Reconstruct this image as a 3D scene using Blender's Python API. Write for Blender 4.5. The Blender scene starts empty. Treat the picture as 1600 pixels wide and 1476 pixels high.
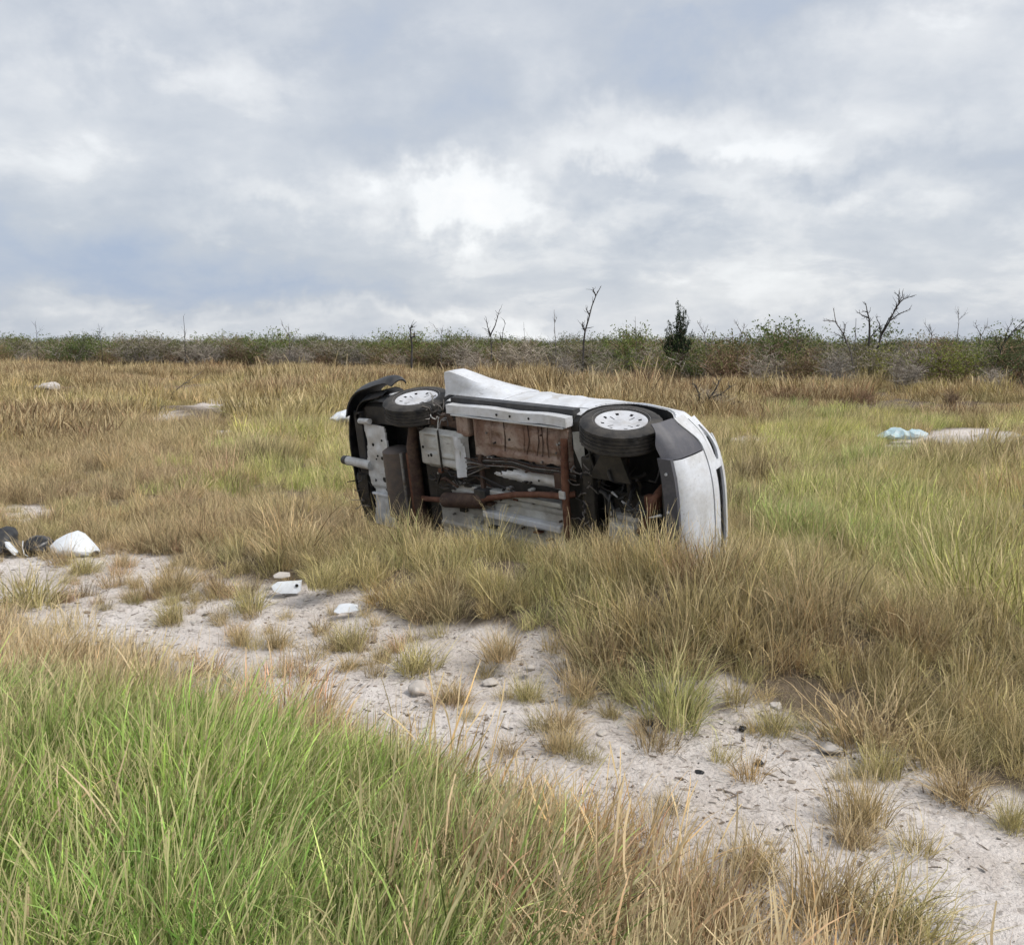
import bpy, bmesh, math, random
import numpy as np
from mathutils import Vector, Matrix, noise as mnoise

# ------------------------------------------------------------------ camera, sky, sun, exposure
SC = bpy.context.scene
COL = SC.collection
R = math.radians
F, CX, CY, HOR, CAMH = 1500.0, 800.0, 738.0, 537.0, 2.10       # photograph pixels / metres
PIT = math.atan((CY - HOR) / F)
cam_d = bpy.data.cameras.new('camera')
cam_d.sensor_fit = 'HORIZONTAL'; cam_d.sensor_width = 36.0; cam_d.lens = 36.0 * F / 1600.0
cam_d.clip_start = 0.05; cam_d.clip_end = 6000
cam = bpy.data.objects.new('camera', cam_d); COL.objects.link(cam)
cam.location = (0, 0, CAMH); cam.rotation_euler = (math.pi / 2 - PIT, 0, 0)
SC.camera = cam

SUN_EL, SUN_AZ = R(52), R(115)                                  # azimuth measured from +Y towards +X
world = bpy.data.worlds.new('World'); world.cycles.sampling_method = 'NONE'; SC.world = world; world.use_nodes = True
WT = world.node_tree; WN, WL = WT.nodes, WT.links; WN.clear()
def wn(t, **k):
    n = WN.new(t)
    for a, b in k.items(): setattr(n, a, b)
    return n
def wmath(op, a, b=None, c=None):
    n = wn('ShaderNodeMath', operation=op)
    for i, v in enumerate((a, b, c)):
        if v is None: continue
        if isinstance(v, (int, float)): n.inputs[i].default_value = v
        else: WL.new(v, n.inputs[i])
    return n.outputs[0]
def build_world():
    sky = wn('ShaderNodeTexSky', sky_type='NISHITA'); sky.sun_disc = False
    sky.sun_elevation = SUN_EL; sky.sun_rotation = SUN_AZ; sky.air_density = 1.2; sky.dust_density = 2.0
    tc = wn('ShaderNodeTexCoord'); d = tc.outputs['Generated']
    sep = wn('ShaderNodeSeparateXYZ'); WL.new(d, sep.inputs[0])
    zz = wmath('ADD', wmath('MAXIMUM', sep.outputs[2], 0.0), 0.36)
    px, py = wmath('DIVIDE', sep.outputs[0], zz), wmath('DIVIDE', sep.outputs[1], zz)
    cmb = wn('ShaderNodeCombineXYZ'); WL.new(px, cmb.inputs[0]); WL.new(py, cmb.inputs[1])
    def fbm(scale, detail, rough, off, dist=0.0):
        mp = wn('ShaderNodeMapping'); mp.inputs['Location'].default_value = off; WL.new(cmb.outputs[0], mp.inputs[0])
        n = wn('ShaderNodeTexNoise'); n.inputs['Scale'].default_value = scale; n.inputs['Detail'].default_value = detail
        n.inputs['Roughness'].default_value = rough; n.inputs['Distortion'].default_value = dist
        WL.new(mp.outputs[0], n.inputs['Vector']); return n.outputs['Fac']
    n1 = fbm(1.1, 5, 0.55, (3.1, 1.7, 0.4), 0.5)
    n2 = fbm(2.5, 7, 0.58, (7.3, 2.2, 1.4), 0.25)
    n3 = fbm(7.0, 5, 0.55, (1.3, 9.2, 2.4), 0.2)
    v = wmath('ADD', wmath('MULTIPLY', n1, 0.50), wmath('ADD', wmath('MULTIPLY', n2, 0.34), wmath('MULTIPLY', n3, 0.18)))
    v = wmath('ADD', wmath('MULTIPLY', wmath('SUBTRACT', v, .5), 1.45), .5)
    ss = wn('ShaderNodeMapRange', interpolation_type='SMOOTHSTEP'); ss.inputs['From Min'].default_value = .49; ss.inputs['From Max'].default_value = .57; WL.new(n2, ss.inputs['Value'])
    v = wmath('ADD', v, wmath('MULTIPLY', wmath('SUBTRACT', ss.outputs[0], .5), .055))
    # warp for the cloud masses that stand over the plain
    wv = wn('ShaderNodeTexNoise'); wv.inputs['Scale'].default_value = 9.0; wv.inputs['Detail'].default_value = 5; wv.inputs['Roughness'].default_value = .6
    WL.new(d, wv.inputs['Vector'])
    wsub = wn('ShaderNodeVectorMath', operation='SUBTRACT'); WL.new(wv.outputs['Color'], wsub.inputs[0]); wsub.inputs[1].default_value = (0.5, 0.5, 0.5)
    wsc = wn('ShaderNodeVectorMath', operation='SCALE'); WL.new(wsub.outputs[0], wsc.inputs[0]); wsc.inputs['Scale'].default_value = 0.20
    wad = wn('ShaderNodeVectorMath', operation='ADD'); WL.new(d, wad.inputs[0]); WL.new(wsc.outputs[0], wad.inputs[1])
    def mass(u, w, su, sv, amt):
        a, b = (u - CX) / F, (CY - w) / F
        c, s = math.cos(PIT), math.sin(PIT)
        D = Vector((a, c + b * s, -s + b * c)).normalized()
        sb = wn('ShaderNodeVectorMath', operation='SUBTRACT'); WL.new(wad.outputs[0], sb.inputs[0]); sb.inputs[1].default_value = D
        ml = wn('ShaderNodeVectorMath', operation='MULTIPLY'); WL.new(sb.outputs[0], ml.inputs[0])
        ml.inputs[1].default_value = (F / su, F / max(su, sv), F / sv)
        ln = wn('ShaderNodeVectorMath', operation='LENGTH'); WL.new(ml.outputs[0], ln.inputs[0])
        e = wmath('POWER', 2.718, wmath('MULTIPLY', wmath('MULTIPLY', ln.outputs['Value'], ln.outputs['Value']), -1.0))
        return wmath('MULTIPLY', e, amt)
    for m in ((735, 318, 125, 48, .46), (1000, 230, 220, 55, .22), (1420, 120, 260, 120, .20), (60, 180, 120, 70, .08), (280, 60, 300, 60, -.10), (430, 325, 120, 25, .12),
              (60, 420, 330, 70, -.18), (420, 465, 300, 22, -.10), (700, 40, 700, 85, -.10), (1180, 50, 160, 45, -.08), (1060, 285, 200, 22, -.12), (1080, 350, 200, 24, -.08),
              (1350, 255, 140, 22, -.10), (620, 200, 200, 50, -.06), (1250, 450, 480, 70, .10), (640, 500, 250, 16, .10), (1340, 315, 180, 40, .12)):
        v = wmath('ADD', v, mass(*m))
    rp = wn('ShaderNodeValToRGB'); WL.new(v, rp.inputs[0]); cr = rp.color_ramp
    cr.elements[0].position = 0.14; cr.elements[0].color = (.40, .48, .63, 1)
    cr.elements[1].position = 0.92; cr.elements[1].color = (1, 1, 1, 1)
    for p, c in ((.40, (.54, .585, .66, 1)), (.52, (.64, .675, .73, 1)), (.62, (.755, .778, .812, 1)), (.76, (.93, .95, .97, 1))):
        e = cr.elements.new(p); e.color = c
    gain = wn('ShaderNodeVectorMath', operation='SCALE'); WL.new(rp.outputs[0], gain.inputs[0]); gain.inputs['Scale'].default_value = 5.55
    mix = wn('ShaderNodeMix', data_type='RGBA'); mix.inputs[0].default_value = 0.94
    WL.new(sky.outputs[0], mix.inputs[6]); WL.new(gain.outputs[0], mix.inputs[7])
    bg = wn('ShaderNodeBackground'); bg.inputs['Strength'].default_value = 0.1; WL.new(mix.outputs[2], bg.inputs['Color'])
    out = wn('ShaderNodeOutputWorld'); WL.new(bg.outputs[0], out.inputs['Surface'])
build_world()
sun_d = bpy.data.lights.new('sun', 'SUN'); sun_d.energy = 1.5; sun_d.angle = R(10); sun_d.color = (1.0, .96, .90)
sun = bpy.data.objects.new('sun', sun_d); COL.objects.link(sun)
sdir = Vector((math.sin(SUN_AZ) * math.cos(SUN_EL), math.cos(SUN_AZ) * math.cos(SUN_EL), math.sin(SUN_EL)))
# light comes mostly from over the camera's right shoulder side of the bright cloud
sun.rotation_euler = (-sdir).to_track_quat('-Z', 'Y').to_euler()
SC.view_settings.view_transform = 'Standard'; SC.view_settings.look = 'None'
SC.view_settings.exposure = 0.88; SC.view_settings.gamma = 1.0; SC.view_settings.use_curve_mapping = False
SC.cycles.max_bounces = 4; SC.cycles.diffuse_bounces = 1; SC.cycles.glossy_bounces = 2; SC.cycles.transmission_bounces = 2; SC.cycles.transparent_max_bounces = 4
SC.cycles.use_adaptive_sampling = True; SC.cycles.adaptive_threshold = 0.04

# ------------------------------------------------------------------ helpers
rng = np.random.default_rng(7)
random.seed(7)
def g2px(x, y, z):
    c, s = math.cos(PIT), math.sin(PIT)
    zz = z - CAMH
    d = np.maximum(y * c - zz * s, 1e-3); u = y * s + zz * c
    return CX + F * x / d, CY - F * u / d
def px2g(u, v, z=0.0):
    c, s = math.cos(PIT), math.sin(PIT)
    a, b = (u - CX) / F, (CY - v) / F
    dz = -s + b * c; t = (z - CAMH) / dz
    return a * t, (c + b * s) * t
def tag(o, label=None, cat=None, group=None, kind=None):
    if label: o['label'] = label
    if cat: o['category'] = cat
    if group: o['group'] = group
    if kind: o['kind'] = kind
    return o
def mk(name, verts, faces, mat=None, parent=None, smooth=True, mats=None, midx=None):
    me = bpy.data.meshes.new(name); me.from_pydata([tuple(map(float, p)) for p in verts], [], [tuple(int(i) for i in f) for f in faces])
    for m in (mats or ([mat] if mat else [])): me.materials.append(m)
    if midx is not None: me.polygons.foreach_set('material_index', np.asarray(midx, dtype=np.int32))
    if smooth: me.polygons.foreach_set('use_smooth', [True] * len(me.polygons))
    me.update()
    o = bpy.data.objects.new(name, me); COL.objects.link(o)
    if parent: o.parent = parent
    return o
def bm_obj(name, bm, mat, parent=None, smooth=False):
    me = bpy.data.meshes.new(name); bm.to_mesh(me); bm.free()
    for m in (mat if isinstance(mat, (list, tuple)) else [mat]): me.materials.append(m)
    if smooth: me.polygons.foreach_set('use_smooth', [True] * len(me.polygons))
    o = bpy.data.objects.new(name, me); COL.objects.link(o)
    if parent: o.parent = parent
    return o
def empty(name, loc=(0, 0, 0)):
    o = bpy.data.objects.new(name, None); COL.objects.link(o); o.location = loc; return o
def tube_geo(path, radii, n=8, verts=None, faces=None, cap=True, ph=0.0):
    verts = [] if verts is None else verts; faces = [] if faces is None else faces
    P = [Vector(p) for p in path]
    if isinstance(radii, (int, float)): radii = [radii] * len(P)
    base = len(verts); prev = None
    for i, p in enumerate(P):
        t = (P[min(i + 1, len(P) - 1)] - P[max(i - 1, 0)]).normalized()
        if prev is None:
            a = Vector((0, 0, 1)) if abs(t.z) < .9 else Vector((1, 0, 0))
            nrm = t.cross(a).normalized()
        else: nrm = (prev - t * prev.dot(t)).normalized()
        prev = nrm; bi = t.cross(nrm)
        for k in range(n):
            a = 2 * math.pi * k / n + ph
            verts.append(p + (nrm * math.cos(a) + bi * math.sin(a)) * radii[i])
    for i in range(len(P) - 1):
        for k in range(n):
            a, b = base + i * n + k, base + i * n + (k + 1) % n
            faces.append((a, b, b + n, a + n))
    if cap:
        faces.append(tuple(base + k for k in range(n))[::-1]); faces.append(tuple(base + (len(P) - 1) * n + k for k in range(n)))
    return verts, faces

# ------------------------------------------------------------------ materials
def mat_new(name):
    m = bpy.data.materials.new(name); m.use_nodes = True
    nt = m.node_tree; b = nt.nodes['Principled BSDF']
    return m, nt, b
def nd(nt, t, **k):
    n = nt.nodes.new(t)
    for a, b in k.items(): setattr(n, a, b)
    return n
def noise_tex(nt, scale, detail=5, rough=.55, coord='Object', dist=0.0):
    tc = nd(nt, 'ShaderNodeTexCoord'); n = nd(nt, 'ShaderNodeTexNoise')
    n.inputs['Scale'].default_value = scale; n.inputs['Detail'].default_value = detail; n.inputs['Roughness'].default_value = rough
    n.inputs['Distortion'].default_value = dist
    nt.links.new(tc.outputs[coord], n.inputs['Vector']); return n.outputs['Fac']
def ramp(nt, fac, stops):
    r = nd(nt, 'ShaderNodeValToRGB'); nt.links.new(fac, r.inputs[0]); e = r.color_ramp.elements
    e[0].position, e[0].color = stops[0][0], (*stops[0][1], 1); e[1].position, e[1].color = stops[-1][0], (*stops[-1][1], 1)
    for p, c in stops[1:-1]:
        x = e.new(p); x.color = (*c, 1)
    return r.outputs[0]
def mixc(nt, fac, a, b, mode='MIX'):
    m = nd(nt, 'ShaderNodeMix', data_type='RGBA', blend_type=mode)
    for s, v in ((0, fac), (6, a), (7, b)):
        if isinstance(v, (int, float)): m.inputs[s].default_value = v
        elif isinstance(v, tuple): m.inputs[s].default_value = (*v, 1)
        else: nt.links.new(v, m.inputs[s])
    return m.outputs[2]
def bump(nt, b, h, strength=.3, dist=.01):
    n = nd(nt, 'ShaderNodeBump'); n.inputs['Strength'].default_value = strength; n.inputs['Distance'].default_value = dist
    nt.links.new(h, n.inputs['Height']); nt.links.new(n.outputs[0], b.inputs['Normal'])
def worn(name, base, dirt, amount=.5, scale=6, rough=.5, metal=0.0, bmp=.25, dirt2=None, contrast=.12):
    """a base colour with blotchy grime of its own shape over it"""
    m, nt, b = mat_new(name)
    n1 = noise_tex(nt, scale, 8, .62, dist=.4); n2 = noise_tex(nt, scale * 5.3, 6, .6)
    f = ramp(nt, n1, [(max(0, .5 - contrast + (.5 - amount) * .4), (0, 0, 0)), (min(1, .5 + contrast + (.5 - amount) * .4), (1, 1, 1))])
    c = mixc(nt, f, base, dirt)
    if dirt2: c = mixc(nt, ramp(nt, n2, [(.52, (0, 0, 0)), (.68, (.8, .8, .8))]), c, dirt2)
    c = mixc(nt, .35, c, ramp(nt, n2, [(.3, (.55, .55, .55)), (.7, (1, 1, 1))]), 'MULTIPLY')
    nt.links.new(c, b.inputs['Base Color']); b.inputs['Roughness'].default_value = rough; b.inputs['Metallic'].default_value = metal
    bump(nt, b, n2, bmp, .006)
    return m
M = {}
M['paint'] = worn('white_car_paint', (.78, .80, .84), (.52, .50, .46), .26, 4, .28, 0, .05, None, .2)
M['paint_dirty'] = worn('dirty_white_paint', (.70, .71, .73), (.50, .47, .43), .30, 3, .45, 0, .1)
M['under_white'] = worn('underbody_white', (.72, .73, .73), (.40, .37, .33), .36, 3.5, .5, 0, .2, None, .2)
M['under_grey'] = worn('underbody_grey', (.58, .58, .55), (.33, .30, .26), .38, 4, .55, 0, .2, None, .2)
M['mud'] = worn('dried_mud_on_floor', (.235, .14, .10), (.42, .33, .27), .42, 5, .85, 0, .4, (.14, .075, .05))
M['rust'] = worn('rust', (.12, .045, .024), (.22, .10, .06), .42, 9, .8, .1, .4, (.05, .028, .02))
M['rust_dark'] = worn('dark_rust', (.06, .032, .024), (.12, .075, .05), .42, 9, .8, .1, .4, (.025, .02, .017))
M['black'] = worn('black_plastic', (.022, .023, .026), (.07, .065, .06), .35, 6, .5, 0, .2)
M['charcoal'] = worn('charcoal_plastic', (.085, .085, .10), (.13, .125, .135), .35, 8, .55, 0, .15)
M['rubber'] = worn('tyre_rubber', (.020, .020, .021), (.10, .088, .075), .40, 8, .8, 0, .4, None, .2)
M['steel'] = worn('dirty_steel', (.36, .36, .36), (.14, .12, .10), .45, 9, .45, .5, .2, (.2, .13, .09))
M['grime'] = worn('oily_grime', (.016, .015, .014), (.045, .038, .032), .38, 9, .55, 0, .4)
M['alloy'] = worn('cast_alloy', (.42, .42, .41), (.18, .16, .14), .4, 10, .5, .3, .25)
M['cover'] = worn('white_wheel_cover', (.66, .67, .70), (.40, .38, .36), .30, 9, .45, 0, .06, None, .2)
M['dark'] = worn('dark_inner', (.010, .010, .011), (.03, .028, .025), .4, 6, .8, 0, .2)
def glass_mat():
    m, nt, b = mat_new('dark_glass'); b.inputs['Base Color'].default_value = (.02, .024, .026, 1); b.inputs['Roughness'].default_value = .08
    return m
M['glass'] = glass_mat()
def add_scratches(m, col=(.30, .28, .26), amt=.7):
    nt = m.node_tree; b = nt.nodes['Principled BSDF']; src = b.inputs['Base Color'].links[0].from_socket
    tc = nd(nt, 'ShaderNodeTexCoord'); mp = nd(nt, 'ShaderNodeMapping'); mp.inputs['Scale'].default_value = (2.5, 26, 26); mp.inputs['Rotation'].default_value = (.1, .25, .15)
    nt.links.new(tc.outputs['Object'], mp.inputs[0]); n = nd(nt, 'ShaderNodeTexNoise'); n.inputs['Scale'].default_value = 2.2; n.inputs['Detail'].default_value = 6; n.inputs['Roughness'].default_value = .7
    nt.links.new(mp.outputs[0], n.inputs['Vector']); f = ramp(nt, n.outputs['Fac'], [(.60, (0, 0, 0)), (.68, (amt, amt, amt))]); nt.links.new(mixc(nt, f, src, col), b.inputs['Base Color'])
add_scratches(M['paint']); add_scratches(M['paint_dirty'], (.24, .21, .18)); add_scratches(M['under_white'], (.16, .12, .10)); add_scratches(M['under_grey'], (.12, .10, .085)); add_scratches(M['mud'], (.40, .33, .28), .5)
M['silencer'] = worn('grimy_silencer_steel', (.085, .085, .088), (.19, .14, .11), .42, 4, .55, .2, .25, None, .2)
M['lens'] = worn('lamp_lens', (.32, .34, .36), (.16, .16, .15), .4, 10, .15, 0, .05)
M['white_plastic'] = worn('white_plastic', (.80, .83, .86), (.68, .69, .68), .25, 5, .4, 0, .05)
M['black_film'] = worn('black_film', (.012, .012, .014), (.04, .04, .04), .3, 8, .35, 0, .3)
M['blue_film'] = worn('pale_blue_film', (.42, .58, .62), (.62, .68, .68), .45, 4, .4, 0, .3)
M['stone'] = worn('limestone', (.60, .55, .50), (.40, .36, .32), .45, 5, .9, 0, .5)
M['deadwood'] = worn('dead_wood', (.115, .10, .09), (.20, .18, .165), .5, 3, .9, 0, .4)
M['deadwood_dark'] = worn('dark_dead_wood', (.05, .045, .042), (.10, .09, .085), .4, 3, .9, 0, .4)
M['post'] = worn('weathered_post', (.05, .045, .045), (.11, .10, .09), .4, 4, .9, 0, .3)

def blade_mat(name, instanced=True, straw=(.68, .55, .33), trans=.14):
    m = bpy.data.materials.new(name); m.use_nodes = True; nt = m.node_tree; nt.nodes.clear()
    at = nd(nt, 'ShaderNodeAttribute', attribute_name='bl')
    tt = nd(nt, 'ShaderNodeAttribute', attribute_name='tt')
    if instanced:
        ti = nd(nt, 'ShaderNodeAttribute', attribute_name='tint', attribute_type='INSTANCER'); tint = ti.outputs['Color']
    else:
        ti = nd(nt, 'ShaderNodeObjectInfo'); tint = ti.outputs['Color']
    dryf = ramp(nt, at.outputs['Fac'], [(.70, (0, 0, 0)), (.86, (.75, .75, .75))])
    c = mixc(nt, dryf, tint, straw)
    v = ramp(nt, at.outputs['Fac'], [(0, (.28, .28, .28)), (.35, (.75, .75, .75)), (.62, (1.4, 1.4, 1.4)), (.70, (.5, .5, .5)), (1, (1.25, 1.25, 1.25))])
    c = mixc(nt, 1.0, c, v, 'MULTIPLY')
    tip = ramp(nt, tt.outputs['Fac'], [(.0, (0, 0, 0)), (.6, (0, 0, 0)), (1, (.2, .2, .2))])
    c = mixc(nt, tip, c, straw)
    d = nd(nt, 'ShaderNodeBsdfDiffuse'); nt.links.new(c, d.inputs['Color'])
    t = nd(nt, 'ShaderNodeBsdfTranslucent'); nt.links.new(c, t.inputs['Color'])
    mx = nd(nt, 'ShaderNodeMixShader'); mx.inputs[0].default_value = trans
    nt.links.new(d.outputs[0], mx.inputs[1]); nt.links.new(t.outputs[0], mx.inputs[2])
    o = nd(nt, 'ShaderNodeOutputMaterial'); nt.links.new(mx.outputs[0], o.inputs['Surface'])
    return m
M['blade'] = blade_mat('grass_blade')
M['blade_own'] = blade_mat('tussock_blade', False)

# ------------------------------------------------------------------ the lie of the land
def interp(u, pts):
    p = np.array(pts, float); return np.interp(u, p[:, 0], p[:, 1])
LR = [(-400, 1030), (0, 1050), (200, 1072), (320, 1112), (450, 1142), (600, 1185), (750, 1235), (900, 1305), (1000, 1365), (1120, 1435), (1250, 1520), (2200, 2000)]
LS = [(-600, 868), (0, 866), (80, 858), (160, 852), (250, 862), (300, 888), (420, 903), (560, 915), (600, 965), (700, 985), (850, 990), (950, 1065), (1130, 1098), (1200, 1108), (1300, 1135), (1420, 1160), (1500, 1200), (1600, 1235), (2200, 1400)]
PATCH = [(40, 803, 60, 16), (175, 838, 42, 16), (355, 684, 42, 13), (325, 630, 34, 9), (390, 636, 34, 8), (440, 640, 30, 8), (1165, 692, 46, 11), (1540, 692, 110, 26), (1425, 697, 62, 15), (130, 614, 34, 7), (240, 650, 40, 8), (1100, 1075, 70, 25), (820, 1010, 60, 18), (560, 935, 45, 20), (120, 875, 130, 16)]
def fbm2(x, y, s, seed=0.0, o=4):
    """cheap value noise, vectorised, about -1..1"""
    x = np.asarray(x, float) * s + seed * 17.13; y = np.asarray(y, float) * s + seed * 9.71
    tot = 0; a = 1.0; n = 0
    for k in range(o):
        xi, yi = np.floor(x), np.floor(y); fx, fy = x - xi, y - yi
        fx = fx * fx * (3 - 2 * fx); fy = fy * fy * (3 - 2 * fy)
        h = lambda i, j: (np.sin(i * 127.1 + j * 311.7 + k * 74.7) * 43758.5453) % 1.0
        v = (h(xi, yi) * (1 - fx) + h(xi + 1, yi) * fx) * (1 - fy) + (h(xi, yi + 1) * (1 - fx) + h(xi + 1, yi + 1) * fx) * fy
        tot = tot + a * (v * 2 - 1); n += a; a *= .5; x = x * 2.03 + 5.2; y = y * 2.03 + 1.3
    return tot / n
RIDGE = np.array([(-3.2, 9.6, .08), (-2.0, 8.9, .22), (0, 7.4, .38), (1.15, 6.3, .58), (2.6, 6.1, .42), (4.2, 5.9, .16), (6.5, 6.0, .05)])
def ground_z(x, y):
    x = np.asarray(x, float); y = np.asarray(y, float)
    z = .05 * fbm2(x, y, .35, 1) + .018 * fbm2(x, y, 1.7, 2) * np.clip(1.5 - y / 60, 0, 1)
    far = np.clip((y - 14) / 14, 0, 1)
    z = z + far * .22 * np.clip(fbm2(x, y * 1.6, .16, 3), -.3, 1)
    best = np.zeros_like(x); bd = np.full(x.shape, 1e9)
    for a, b in zip(RIDGE[:-1], RIDGE[1:]):
        dx, dy = b[0] - a[0], b[1] - a[1]; t = np.clip(((x - a[0]) * dx + (y - a[1]) * dy) / (dx * dx + dy * dy), 0, 1)
        d = np.hypot(x - a[0] - t * dx, y - a[1] - t * dy); h = a[2] + t * (b[2] - a[2])
        m = d < bd; best = np.where(m, h, best); bd = np.where(m, d, bd)
    z = z + .10 * np.exp(-((x - .35) ** 2 + (y - 9.0) ** 2) / .8)
    return z + best * np.exp(-(bd / .72) ** 2)
def zone(x, y, z=None):
    """returns cover 0..1 (0 bare sand), zone id: 0 near lawn, 1 sand, 2 beyond, with photo coordinates u, v of the ground point"""
    z = ground_z(x, y) if z is None else z
    u, v = g2px(x, y, z)
    sc = np.clip(8.0 / np.maximum(y, 1), .05, 3)
    w1 = fbm2(x, y, 1.1, 4) * 26 * sc + fbm2(x, y, 4.5, 5) * 14 * sc
    vn = v - (interp(u, LR) + w1); vf = (interp(u, LS) + w1) - v
    near = np.clip(vn / 22 + .5, 0, 1); farr = np.clip(vf / 16 + .5, 0, 1)
    for (pu, pv, pa, pb) in PATCH:
        q = np.hypot((u - pu) / pa, (v - pv) / pb) + fbm2(x, y, 1.4, 6) * .35
        farr = farr * np.clip((q - .75) / .4, 0, 1)
    return near, farr, u, v, vn, vf
def steps(a, b, d0, grow):
    out = [a]; d = d0
    while out[-1] < b: out.append(out[-1] + d); d *= grow
    return out
ys = np.array([-40, -20, -8, -3, 0, 1.2] + list(np.arange(2.2, 12, .055)) + steps(12.0, 3000, .08, 1.045))
xp = np.array(list(np.arange(0, 5.5, .055)) + steps(5.5, 2600, .1, 1.085)); xs = np.concatenate([-xp[:0:-1], xp])
GX, GY = np.meshgrid(xs, ys); GZ = ground_z(GX, GY)
GZ = GZ * np.clip(1.6 - np.hypot(GX, GY) / 160, 0, 1)
nr, fr, _, _, _, _ = zone(GX, GY, GZ)
cover = np.where(GY > 1.0, np.maximum(nr, fr), 1.0)
GZ += (1 - cover) * (.020 * fbm2(GX, GY, 4, 8) + .012 * fbm2(GX, GY, 13, 9)) * np.clip(1.2 - GY / 25, 0, 1)
ny, nx = GX.shape
idx = np.arange(nx * ny).reshape(ny, nx)
gme = bpy.data.meshes.new('ground')
vv = np.stack([GX, GY, GZ], -1).reshape(-1, 3).astype(np.float32)
ff = np.stack([idx[:-1, :-1], idx[:-1, 1:], idx[1:, 1:], idx[1:, :-1]], -1).reshape(-1, 4).astype(np.int32)
gme.vertices.add(len(vv)); gme.vertices.foreach_set('co', vv.ravel())
gme.loops.add(ff.size); gme.loops.foreach_set('vertex_index', ff.ravel())
gme.polygons.add(len(ff)); gme.polygons.foreach_set('loop_start', np.arange(0, ff.size, 4, dtype=np.int32)); gme.polygons.foreach_set('use_smooth', np.ones(len(ff), bool))
gme.update(calc_edges=True)
ca = gme.attributes.new('cover', 'FLOAT', 'POINT'); ca.data.foreach_set('value', cover.reshape(-1).astype(np.float32))
ground = bpy.data.objects.new('ground', gme); COL.objects.link(ground); tag(ground, kind='structure')
def ground_mat():
    m, nt, b = mat_new('sandy_ground')
    at = nd(nt, 'ShaderNodeAttribute', attribute_name='cover')
    n1 = noise_tex(nt, .9, 8, .6); n2 = noise_tex(nt, 9, 8, .65); n3 = noise_tex(nt, 48, 6, .6); n4 = noise_tex(nt, 22, 4, .5, dist=1.0)
    sand = ramp(nt, n1, [(.3, (.65, .575, .515)), (.5, (.80, .73, .675)), (.7, (.88, .82, .775))])
    sand = mixc(nt, ramp(nt, n2, [(.40, (0, 0, 0)), (.72, (.6, .6, .6))]), sand, (.47, .40, .35))
    sand = mixc(nt, ramp(nt, n4, [(.57, (0, 0, 0)), (.66, (.75, .75, .75))]), sand, (.33, .28, .24))
    sand = mixc(nt, ramp(nt, n3, [(.28, (.8, .8, .8)), (.40, (0, 0, 0))]), sand, (.27, .225, .19))
    soil = ramp(nt, n2, [(.3, (.085, .065, .045)), (.7, (.26, .205, .145))])
    c = mixc(nt, at.outputs['Fac'], sand, soil)
    nt.links.new(c, b.inputs['Base Color']); b.inputs['Roughness'].default_value = .95; b.inputs['Specular IOR Level'].default_value = .15
    h = nd(nt, 'ShaderNodeMath', operation='ADD'); nt.links.new(n2, h.inputs[0]); nt.links.new(n3, h.inputs[1])
    bump(nt, b, h.outputs[0], .8, .04)
    return m
gme.materials.append(ground_mat())

# ------------------------------------------------------------------ grass: source clumps and scatter
SRC = {}
def src_collection(name, metas):
    c = bpy.data.collections.new(name)
    for i, me in enumerate(metas):
        o = bpy.data.objects.new('%s_source_%02d' % (name, i), me); c.objects.link(o)
    SRC[name] = c; return c
def blades_mesh(name, n, rad, h, hv, spread, curl, width, segs, wind, mat, seed, heads=0.0, kink=0.0, tufts=0, reach=0.0):
    g = np.random.default_rng(seed)
    tc = [(reach * math.sqrt((q + .5) / max(tufts, 1)) * math.cos(q * 2.4 + seed), reach * math.sqrt((q + .5) / max(tufts, 1)) * math.sin(q * 2.4 + seed), g.uniform(.7, 1.2)) for q in range(tufts)] or [(0, 0, 1)]
    V, Fc, BL, TT = [], [], [], []
    k = 0
    for i in range(n):
        a = g.uniform(0, 2 * math.pi); r = rad * math.sqrt(g.uniform())
        tq = tc[i % len(tc)]; bx, by = tq[0] + r * math.cos(a), tq[1] + r * math.sin(a)
        L = tq[2] * h * (1 + hv * g.normal() * .6); L = max(L, .25 * h)
        az = a + g.normal() * .9
        th = abs(g.normal()) * spread + .05
        cu = curl * (g.uniform(.2, 1.6))
        w = width * g.uniform(.45, 1.5); fl = g.uniform(0, math.pi)
        p = np.array([bx, by, -.02]); bl = g.uniform()
        head = g.uniform() < heads
        if head: L *= 1.15; th *= .6; cu *= .5; bl = .95
        yawd = az
        sl = L / segs
        for s in range(segs + 1):
            t = s / segs
            ang = th + cu * t * t
            yawd += g.normal() * kink
            d = np.array([math.sin(ang) * math.cos(yawd), math.sin(ang) * math.sin(yawd), math.cos(ang)]) + np.array([wind[0], wind[1], 0]) * t
            d /= np.linalg.norm(d)
            wd = w * (1 - t) ** .6 * (1 if t > 0 else .8)
            if head: wd = w * .45 if t < .7 else w * 1.5 * (1.25 - t)
            side = np.array([math.cos(fl), math.sin(fl), 0])
            if s == segs and not head:
                V.append(p.copy()); BL.append(bl); TT.append(1.0)
            else:
                V.append(p - side * wd); V.append(p + side * wd); BL += [bl, bl]; TT += [t, t]
            p = p + d * sl
        base = k
        for s in range(segs):
            if s == segs - 1 and not head: Fc.append((base + 2 * s, base + 2 * s + 1, base + 2 * s + 2))
            else: Fc.append((base + 2 * s, base + 2 * s + 1, base + 2 * s + 3, base + 2 * s + 2))
        k = len(V)
    me = bpy.data.meshes.new(name); me.from_pydata([tuple(p) for p in V], [], Fc)
    me.attributes.new('bl', 'FLOAT', 'POINT').data.foreach_set('value', np.array(BL, np.float32))
    me.attributes.new('tt', 'FLOAT', 'POINT').data.foreach_set('value', np.array(TT, np.float32))
    me.materials.append(mat); me.polygons.foreach_set('use_smooth', [True] * len(me.polygons))
    return me
B = M['blade']
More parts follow.
